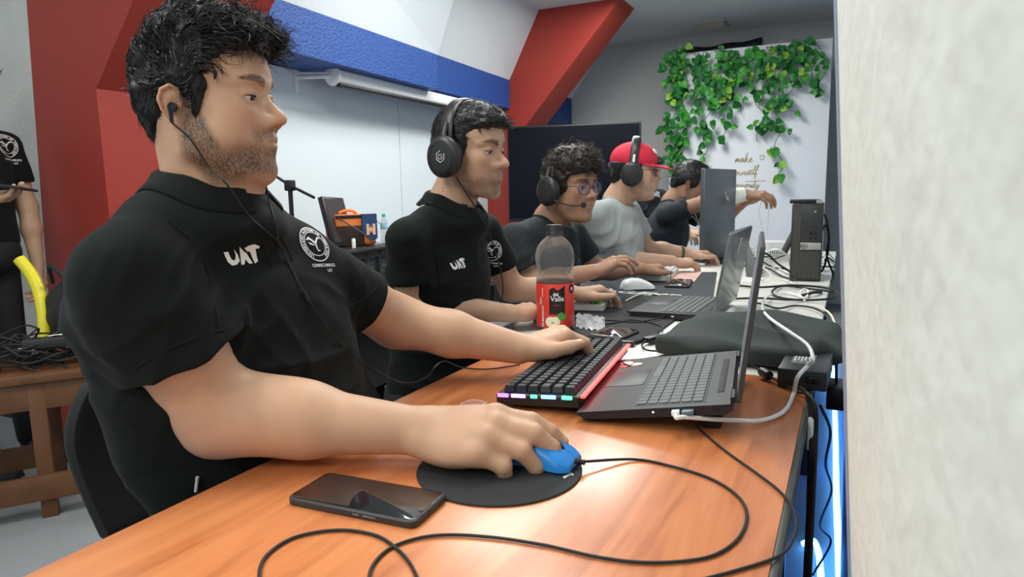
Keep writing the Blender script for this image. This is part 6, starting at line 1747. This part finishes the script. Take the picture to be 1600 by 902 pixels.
def script(word, x, z, s, Y, r=.0035, cross=None):
    mb = MB(); pts = []; cx = 0
    for ch in word:
        g = LET[ch]; pts += [(cx+a, b) for a, b in g]; cx += max(a for a, b in g)
    P = [Vector((x+(a+.18*b)*s, Y, z+b*s)) for a, b in pts]
    mb.tube(spline(P, 5), r, 5)
    if cross: mb.tube([Vector((x+cross[0]*s, Y, z+cross[2]*s)), Vector((x+cross[1]*s, Y, z+(cross[2]+.05)*s))], r*.9, 5)
    return mb.build('handwriting', GLD, bd, fix=False)
Yl = YD+.0035
for wd, px0, py0, px1, cr in (('make', 1148, 254, 1176, None), ('yourself', 1143, 274, 1183, (2.2, 3.5, .62)), ('priority', 1148, 294, 1186, (1.4, 3.9, .85))):
    a = ony(px0, py0, Yl); b = ony(px1, py0, Yl); n_ = sum(max(q[0] for q in LET[c]) for c in wd); script(wd, a.x, a.z, (b.x-a.x)/n_, Yl, .0030, cr)
hc = ony(1191, 246, Yl); MB().tube([hc+Vector((.022*.9*math.sin(t)**3, 0, .020*(math.cos(t)-.35*math.cos(2*t)-.15*math.cos(3*t)))) for t in [k*2*math.pi/28 for k in range(29)]], .0028, 5).build('heart', GLD, bd, fix=False)
# ivy: each hanging vine is one thing
LG = [mat('leaf_green', (.022, .16, .032), .45), mat('leaf_bright', (.05, .28, .035), .45), mat('leaf_lime', (.22, .42, .04), .5)]
rg = random.Random(4)
def leaf(mb, p, size, ang, pitch, roll):
    M = Matrix.Translation(p) @ Euler((pitch, ang, roll)).to_matrix().to_4x4()
    # hanging leaf, tip down (-z), slightly folded on its midrib (y = depth towards the room)
    out = [(0, .0), (.18, .06), (.40, -.06), (.46, -.30), (.34, -.60), (.14, -.88), (0, -1.02)]
    vs = [Vector((x*size, -.10*size*(1-abs(x)*2)-.16*size*abs(z), z*size)) for x, z in out]+[Vector((-x*size, -.10*size*(1-abs(x)*2)-.16*size*abs(z), z*size)) for x, z in out[1:-1]]
    mid = [Vector((0, -.02*size+.02*size*k, -.2*size*k)) for k in range(1, 5)]
    n = len(vs); vs += mid
    R = list(range(0, 7)); Lf = [0]+list(range(7, 12))+[6]; m_ = [0]+list(range(n, n+4))+[6]
    fs = []
    for side in (R, Lf):
        fs.append([side[0], side[1], m_[1]]); fs.append([side[1], side[2], m_[1]]); fs.append([side[2], side[3], m_[2], m_[1]]); fs.append([side[3], side[4], m_[3], m_[2]])
        fs.append([side[4], side[5], m_[4], m_[3]]); fs.append([side[5], side[6], m_[4]])
    mb.add(vs, fs, True, M)
def vine(px, py0, py1, dens, spread, label, y_off=.0):
    a, b = ony(px, py0, YD-.05), ony(px-2, py1, YD-.04)
    r = empty('ivy_vine', a, label, 'ivy vine', 'artificial ivy on the white backdrop')
    n = max(3, int((a.z-b.z)/.06)); st = []
    for k in range(n+1):
        t = k/n; p = a.lerp(b, t)+Vector((.035*math.sin(k*1.3+px)+rg.uniform(-.01, .01), -.02+.02*math.sin(k*2.1+px), 0)); st.append(p)
    MB().tube([a+Vector((0, .055, .01))]+spline(st, 5), .0032, 5).build('stem', LG[0], r, fix=False)
    parts_ = [MB(), MB(), MB()]
    for k in range(int(dens*(a.z-b.z)/.042)):
        t = rg.random()**1.15; i = min(n-1, int(t*n)); p = st[i].lerp(st[i+1], t*n-i)
        s = rg.uniform(.052, .090); off = Vector((rg.uniform(-1, 1)*spread, -rg.uniform(.0, .06), rg.uniform(-.03, .03)))
        if off.length > .03: parts_[0].tube([p, p+off*.6+Vector((0, 0, .012)), p+off], .0016, 4)
        q = rg.random(); leaf(parts_[2 if q < .09 else 1 if q < .40 else 0], p+off, s, rg.uniform(-1.5, 1.5), rg.uniform(-.4, .5), rg.uniform(-.7, .7))
    for q, m_ in zip(parts_, LG):
        if q.v: q.build('leaves', m_, r, fix=False)
ORD = 'first second third fourth fifth sixth seventh eighth ninth tenth eleventh twelfth thirteenth fourteenth fifteenth sixteenth seventeenth eighteenth nineteenth'.split()
VN = sorted(((1052, 78, 262, 1.5, .08, 'L'), (1060, 80, 270, 1.6, .07, 'L'), (1070, 78, 225, 1.6, .08, 'L'), (1063, 80, 160, 1.3, .10, 'L'), (1092, 84, 195, 1.3, .07, 'M'), (1103, 82, 248, 1.2, .07, 'M'), (1118, 78, 175, 1.6, .10, 'M'),
             (1130, 80, 190, 1.5, .08, 'M'), (1139, 82, 228, 1.1, .06, 'M'), (1154, 80, 180, 1.1, .08, 'M'), (1174, 76, 132, 1.6, .09, 'R'), (1190, 78, 222, 1.3, .08, 'R'), (1205, 74, 200, 1.6, .10, 'R'), (1219, 72, 282, 1.3, .06, 'R'), (1232, 70, 175, 1.6, .09, 'R'),
             (1245, 66, 130, 1.6, .10, 'R'), (1262, 64, 132, 1.5, .09, 'E'), (1276, 72, 148, 1.0, .08, 'E'), (1288, 84, 128, .9, .08, 'E')))
for i_, args in enumerate(VN):
    lab = '%s ivy vine from the left on the white backdrop, %s' % (ORD[i_], {'L': 'in the dense left cluster', 'M': 'in the middle clusters', 'R': 'right of the middle', 'E': 'short, at the top right corner'}[args[5]])
    vine(*args[:5], lab)
a, b = ony(1066, 76, 6.9), ony(1190, 58, 6.9)
bn = MB(); bn.grid(lambda u, v: Vector((a.x+(b.x-a.x)*u, 6.96-.02*math.sin(u*9), a.z+(b.z-a.z)*u-.18*v+.01*math.sin(u*14))), 20, 4)
o = bn.build('banner', mat('black_banner', (.012, .013, .02), .6, bump=[(14, .5, .03)])); o.modifiers.new('thickness', 'SOLIDIFY').thickness = .004; tag(o, 'crumpled black banner hung high on the back wall behind the ivy', 'banner')

# ------------------------------------------------------------------ person behind the man in the red cap
O7 = at(1010, 258, 4.45)
S7 = dict(H=(-1.06, 3.26, 1.185), yaw=-10, pitch=10, hs=.92, fat=0, N=(-1.07, 3.26, 1.075), SR=(-1.08, 3.09, 1.015), ER=(-1.02, 3.10, .80), WR=(-.86, 3.22, .80), SL=(-1.01, 3.43, 1.035), EL=(-.92, 3.47, .83), WL=(-.80, 3.40, .80),
          B=(-1.16, 3.26, .60), arm=.95, skin=SKIN['p4'], skinmat='skin_beige', beard=0, shirt=mat('black_tee'), seed=51, hem=.5, h=.005, hc=.008)
for k_ in ('H', 'N', 'SR', 'ER', 'WR', 'SL', 'EL', 'WL', 'B'): S7[k_] = (S7[k_][0]+O7.x+1.06, S7[k_][1]+O7.y-3.26, S7[k_][2]+.02)
root7, shirt7, bv7, H7, N7, R7_ = seated('person mostly hidden behind the man in red cap, black sleeve lettered in white', S7)
short_hair(H7, root7, HAIR, 1.0, 0, 9)
h7, n7 = hitc(bv7, 1026, 303)
if h7 is not None: emblem(bv7, shirt7, h7, n7*.4-Vector(ray(1026, 303)).normalized(), (0, 0, 1), .10)

# ------------------------------------------------------------------ person standing at the left edge
hd6 = at(-56, 142, 2.65)
S6 = dict(standing=True, H=tuple(hd6), yaw=38, pitch=12, hs=.95, fat=0, N=(hd6.x-.03, hd6.y-.01, hd6.z-.13), SR=(hd6.x+.04, hd6.y-.19, hd6.z-.20), ER=(hd6.x+.10, hd6.y-.20, hd6.z-.45), WR=(hd6.x+.28, hd6.y-.10, hd6.z-.43),
          SL=(hd6.x-.04, hd6.y+.15, hd6.z-.20), EL=(hd6.x-.02, hd6.y+.19, hd6.z-.46), WL=(hd6.x+.04, hd6.y+.17, hd6.z-.70), B=(hd6.x-.04, hd6.y-.02, hd6.z-.60), arm=.92, skin=SKIN['p2'], skinmat='skin_olive', beard=.5,
          shirt=BLACK_CLOTH, shirt_name='polo_shirt', collar=True, seed=61, hem=.62, hxL=(.15, .05, -1), hzL=(.3, 1, 0), hxR=(.85, .25, .12), hzR=(0, .25, -1), h=.004, hc=.008,
          cR=[(5, 12, 22, 12)]*4)
root6, shirt6, bv6, H6, N6, R6_ = seated('person in black polo shirt standing at the left edge, looking at a phone', S6)
short_hair(H6, root6, HAIR, .8, 0, 12)
h6, n6 = hitc(bv6, 9, 228)
if h6 is not None: emblem(bv6, shirt6, h6, n6+Vector((.2, 0, 0)), (0, 0, 1), .048, 'UNIVERSIDAD AUTONOMA DE TAMAULIPAS', 'seal')
w6 = Vector(S6['WR'])+Vector((.14, .02, .045)); ph6 = empty('smartphone', w6, 'black smartphone held flat in the hand of the person standing at left', 'phone')
M6 = frame_M(w6, (.92, .10, -.10), (.1, .2, 1))
MB().rbox((0, 0, 0), (.155, .074, .009), .008, M6, b=.002).build('case', BLK, ph6); MB().rbox((0, 0, .0045), (.148, .067, .001), .006, M6, b=.0003).build('screen', mat('phone_glass'), ph6)

# ------------------------------------------------------------------ wooden bench with a heap of leads
WD = mat('worn_wood', (.15, .060, .024), .5, noise=(12, .55), bump=[(40, .3, .002)])
zb = .52; f0, f1 = onz(-60, 599, zb), onz(125, 577, zb); xd = (f1-f0); Lb = 1.15
Mw = frame_M((f0.x, f0.y, 0), (xd.x, xd.y, 0), (0, 0, 1)) @ Matrix.Translation((-.35, 0, 0))
bn_ = empty('bench', (f0.x, f0.y, 0), 'worn brown wooden bench at the left carrying a heap of black leads', 'bench')
MB().box((Lb/2, .19, zb-.015), (Lb, .40, .030), Mw, b=.004).build('top_board', WD, bn_)
MB().box((Lb/2, .020, zb-.080), (Lb-.06, .022, .095), Mw, b=.003).build('apron', WD, bn_); MB().box((Lb/2, .36, zb-.080), (Lb-.06, .022, .095), Mw, b=.003).build('apron', WD, bn_)
qx = (Mw.inverted() @ onz(52, 640, .42)).x
for x in (.06, qx, Lb-.05):
    for y in (.030, .35): MB().box((x, y, (zb-.03)/2), (.050, .045, zb-.03), Mw, b=.003).build('leg', WD, bn_)
MB().box((Lb/2, .002, .115), (Lb, .022, .090), Mw, b=.003).build('lower_rail', WD, bn_); MB().box((Lb/2, .37, .115), (Lb, .022, .090), Mw, b=.003).build('lower_rail', WD, bn_)
rb = random.Random(9)
def bench_pt(x, y, z): return Mw @ Vector((x, y, zb+z))
for k in range(46):
    cx, cy = qx-.36+rb.random()*.62, .07+rb.random()*.24; pts = []; h0 = .012+rb.random()*.115; rx = rb.uniform(.04, .13); ph = rb.random()*6
    for j in range(9): pts.append(bench_pt(cx+rx*math.cos(ph+j*.9)*(1-.04*j), min(.36, max(.03, cy+rx*.6*math.sin(ph+j*.9))), max(.006, h0+.018*math.sin(j*1.7+ph)-.004*j)))
    cable('black lead in the heap on the wooden bench', pts, .0036, RUB, group='heap of black leads on the bench', n=6, res=6)
for k in range(4):
    cable('white lead arching out of the heap on the wooden bench', [bench_pt(qx-.05+.03*k, .12, .07+.012*k), bench_pt(qx+.06+.02*k, .14, .085+.01*k), bench_pt(qx+.16, .16+.02*k, .12+.02*k), bench_pt(qx+.30, .22, .19+.03*k)], .0034, WPL, group='white leads on the bench', n=6)
psx = MB(); psx.box((qx+.10, .07, .095+zb), (.26, .050, .035), Mw, b=.006); ps_ = psx.build('power_strip', mat('strip_black', (.02, .021, .021), .45)); tag(ps_, 'black power strip lying on the heap of leads on the bench', 'power strip')
so = MB()
for k in range(4): so.lathe([(.001, 0), (.014, 0), (.014, .002), (.001, .002)], 14, Mw @ Matrix.Translation((qx+.01+.06*k, .07, .1125+zb)))
so.build('socket', BLKG, ps_)
yt = [at(x, y, w_) for x, y, w_ in ((30, 405, 2.62), (46, 425, 2.62), (58, 448, 2.61), (66, 478, 2.60), (69, 510, 2.59), (69, 545, 2.58))]
cable('bright yellow hose bent down behind the heap of leads on the bench', yt, .022, mat('yellow_hose', (.78, .66, .02), .35), cat='hose', name='hose', res=14)
bx = empty('backpack', onz(90, 470, .60), 'dark bag slumped behind the heap of leads at the left', 'bag')
c = bench_pt(qx+.13, .36, .15); P, F = surf([('u', Ell(c, (.19, .11, .13)), 0), ('u', Ell(c+Vector((.0, .06, .07)), (.14, .09, .10)), .04), ('d', Disp(lambda p: .012*vnoise(p, 11, 3)+.004*vnoise(p, 30, 4)), 0)], c-Vector((.3, .3, .3)), c+Vector((.3, .3, .3)), .008)
mesh_obj('bag_body', P, F, mat('bag_black', (.014, .014, .016), .7), bx); MB().tube(spline([c+Vector((-.08, -.05, .12)), c+Vector((-.03, -.08, .19)), c+Vector((.05, -.06, .13))], 6), .008, 8).build('bag_handle', RUB, bx)

# ------------------------------------------------------------------ side table by the long wall
zc = .83; cA, cB = onz(524, 397, zc), onz(612, 383, zc); xd = cB-cA; Mc = frame_M((cA.x, cA.y, 0), (xd.x, xd.y, 0), (0, 0, 1)); Lc = xd.length+.12
lt_ = empty('side_table', (cA.x, cA.y, 0), 'low grey table by the white wall carrying the black crate', 'table')
MB().box((Lc/2-.1, .17, .535), (Lc+.2, .40, .025), Mc, b=.003).build('table_top', mat('table_grey', (.30, .32, .33), .5), lt_)
for x in (-.16, Lc-.04):
    for y in (.0, .34): MB().box((x, y, .262), (.035, .035, .522), Mc, b=.003).build('leg', DKM, lt_)
cr = empty('crate', cA, 'black plastic crate with barred windows under the orange and blue bag', 'crate')
for (y, nm) in ((0, 'front_wall'), (.32, 'rear_wall')):
    mb = MB(); n_ = 5; pw = Lc/n_; z0, z1 = .552, zc-.004
    mb.box((Lc/2, y, z1-.022), (Lc, .012, .044), Mc); mb.box((Lc/2, y, z0+.012), (Lc, .012, .024), Mc); mb.box((Lc/2, y, (z0+z1)/2-.01), (Lc, .012, .018), Mc)
    for k in range(n_+1): mb.box((min(Lc-.01, max(.01, k*pw)), y, (z0+z1)/2), (.022, .012, z1-z0), Mc)
    for k in range(n_):
        for j in range(1, 7): mb.box((k*pw+pw*j/7, y, (z0+z1)/2), (.0035, .006, z1-z0), Mc)
    for j in range(1, 10): mb.box((Lc/2, y, z0+(z1-z0)*j/10), (Lc, .005, .0035), Mc)
    mb.build(nm, mat('crate_black', (.010, .010, .011), .5), cr)
mb = MB()
for x in (0, Lc): mb.box((x, .16, (.552+zc)/2), (.012, .33, zc-.556), Mc)
mb.box((Lc/2, .16, .556), (Lc, .33, .008), Mc); mb.build('side_wall', mat('crate_black'), cr)
MB().box((Lc/2, .16, zc-.004), (Lc+.04, .36, .012), Mc, b=.003).build('lid_board', mat('crate_lid', (.02, .018, .018), .5), cr)
MB().box((Lc/2, .040, .690), (Lc-.06, .05, .24), Mc, b=.01).build('white_contents', mat('white_contents', (.75, .77, .78), .7), cr)
# orange and blue cooler bag
u0, u1 = onz(527, 388, zc), onz(590, 384, zc); xd = u1-u0; Mg = frame_M(u0+Vector((0, 0, .003)), xd, (0, 0, 1)); Lg = xd.length; hg = 56/1050*3.22
cb_ = empty('cooler_bag', u0, 'orange and navy cooler bag with black mesh pocket on the black crate', 'bag')
ORG = mat('orange_fabric', (.75, .20, .04), .7); NVY = mat('navy_fabric', (.02, .06, .16), .75, bump=[(30, .3, .004)]); MSH = mat('brown_mesh', (.040, .022, .018), .8)
MB().box((Lg*.36, .09, hg/2), (Lg*.72, .18, hg), Mg, b=.012).build('bag_body', ORG, cb_)
MB().box((Lg*.36, -.002, hg*.34), (Lg*.70, .010, hg*.62), Mg, b=.003).build('mesh_pocket', MSH, cb_)
MB().box((Lg*.36, .0, hg*.93), (Lg*.72, .008, hg*.10), Mg, b=.002).build('zip_band', BLK, cb_)
MB().box((Lg*.80, .07, hg*.50), (Lg*.36, .16, hg*.98), Mg, b=.02, seg=3).build('side_pocket', ORG, cb_)
fl = MB(); fl.prism([(Lg*.62, hg*1.0), (Lg*.985, hg*1.0), (Lg*.99, hg*.25), (Lg*.86, hg*.12), (Lg*.62, hg*.45)], -.004, .014, Mg @ Matrix.Rotation(math.pi/2, 4, 'X') @ Matrix.Translation((0, 0, .0))); fl.build('navy_flap', NVY, cb_)
MB().tube(spline([Mg @ Vector(q) for q in ((Lg*.05, -.012, hg*.90), (Lg*.35, -.03, hg*.62), (Lg*.60, -.03, hg*.40), (Lg*.80, -.035, hg*.16), (Lg*.95, -.02, hg*.25))], 6), .009, 8, flat=.4).build('strap', BLK, cb_)
MB().tube(spline([Mg @ Vector(q) for q in ((Lg*.12, .06, hg), (Lg*.3, .06, hg*1.10), (Lg*.5, .06, hg*1.10), (Lg*.62, .06, hg))], 6), .008, 8).build('handle', ORG, cb_)
Mh = Mg @ Matrix.Translation((Lg*.82, -.018, hg*.50)) @ Matrix.Rotation(math.pi/2, 4, 'X')
flat_text('H', .075, Mh, mat('orange_white', (.78, .50, .36), .6), cb_, 'emblem_letter', bold=.004)
stq = MB()
for k in range(5): a_ = math.radians(90+72*k); 
stq.prism([((.030 if k % 2 == 0 else .012)*math.cos(math.radians(90+36*k)), (.030 if k % 2 == 0 else .012)*math.sin(math.radians(90+36*k))) for k in range(10)], -.002, -.0005, Mh); stq.build('emblem_star', ORG, cb_)
tag(MB().lathe([(.001, 0), (.010, 0), (.010, .045), (.006, .05), (.001, .05)], 14, Matrix.Translation(onz(553, 388, zc+.003)+Vector((0, 0, .001)))).build('marker_cap', WPL), 'small white tube standing before the cooler bag on the crate', 'tube')
# dark small monitor leaning behind the bag
m0 = onz(520, 386, zc)+Vector((-.05, .10, 0)); mm = empty('monitor', m0, 'small dark monitor with thin frame leaning behind the cooler bag', 'monitor')
A_ = at(508, 303, 3.55); B_2 = at(541, 306, 3.72); Dn = at(521, 372, 3.52)
Mq = frame_M(Dn, (B_2-A_), (A_-Dn)); wq = (B_2-A_).length; hq = (A_-Dn).length*1.12
MB().box((wq/2-.03, 0, hq/2-.05), (wq, .030, hq), Mq, b=.004).build('case', BLK, mm); MB().box((wq/2-.03, -.0160, hq/2-.045), (wq-.03, .002, hq-.035), Mq).build('screen', mat('dim_screen', (.055, .045, .048), .3), mm)
# water bottle
wb0 = onz(598, 381, zc)+Vector((0, .02, .004)); wbt = empty('water_bottle', wb0, 'small clear water bottle with turquoise cap beside the cooler bag', 'bottle'); T_ = Matrix.Translation(wb0)
MB().lathe([(.001, 0), (.018, 0), (.021, .004), (.0205, .04), (.0215, .045), (.0205, .05), (.0215, .09), (.021, .112), (.012, .135), (.0085, .140), (.0085, .150)], 24, T_, cap=False).build('bottle_wall', mat('clear_bottle'), wbt)
MB().lathe([(.0215, .078), (.0222, .08), (.0222, .108), (.0215, .110)], 24, T_, cap=False).build('label_band', mat('blue_label', (.30, .62, .75), .4), wbt)
MB().lathe([(.001, .146), (.0105, .146), (.0105, .163), (.009, .165), (.001, .165)], 20, T_).build('cap', mat('turquoise_cap', (.02, .38, .42), .4), wbt)
cable('grey cord curling beside the cooler bag', [onz(590, 378, zc+.01)+Vector((0, 0, .12)), onz(597, 374, zc)+Vector((.02, 0, .07)), onz(600, 380, zc)+Vector((0, 0, .01)), onz(586, 384, zc)+Vector((0, -.01, .006))], .003, mat('cord_grey'))
# microphone stand
b0, b1, b2 = at(424, 271, 2.8), at(453, 290, 2.8), at(491, 309, 2.75)
ms = empty('microphone_stand', (b1.x, b1.y, 0), 'black microphone stand with slanting boom before the white wall', 'microphone stand')
MB().tube([b1+Vector((.0, 0, -.01)), Vector((b1.x, b1.y, .05))], .0095, 10).build('pole', DKM, ms); MB().tube([b0-(b1-b0)*.8, b1, b2], .0062, 8).build('boom', DKM, ms)
MB().box((b1.x, b1.y, b1.z), (.035, .035, .045), b=.005).build('clutch', BLK, ms); MB().tube([b1+Vector((.02, -.02, .0)), b1+Vector((.045, -.03, -.01))], .007, 8).build('knob', BLK, ms)
for k in range(3): a_ = 2*math.pi*k/3; MB().tube([Vector((b1.x, b1.y, .12)), Vector((b1.x+.26*math.cos(a_), b1.y+.26*math.sin(a_), .010))], .007, 8).build('leg', DKM, ms)

dc = S1(307, 757, .004)
if dc is not None: MB().tube([dc+Vector((.003, 0, .011)), dc, dc+Vector((-.003, 0, -.011))], .0022, 6).build('drawcord_end', mat('cord_pale', (.6, .6, .58), .5), root1)
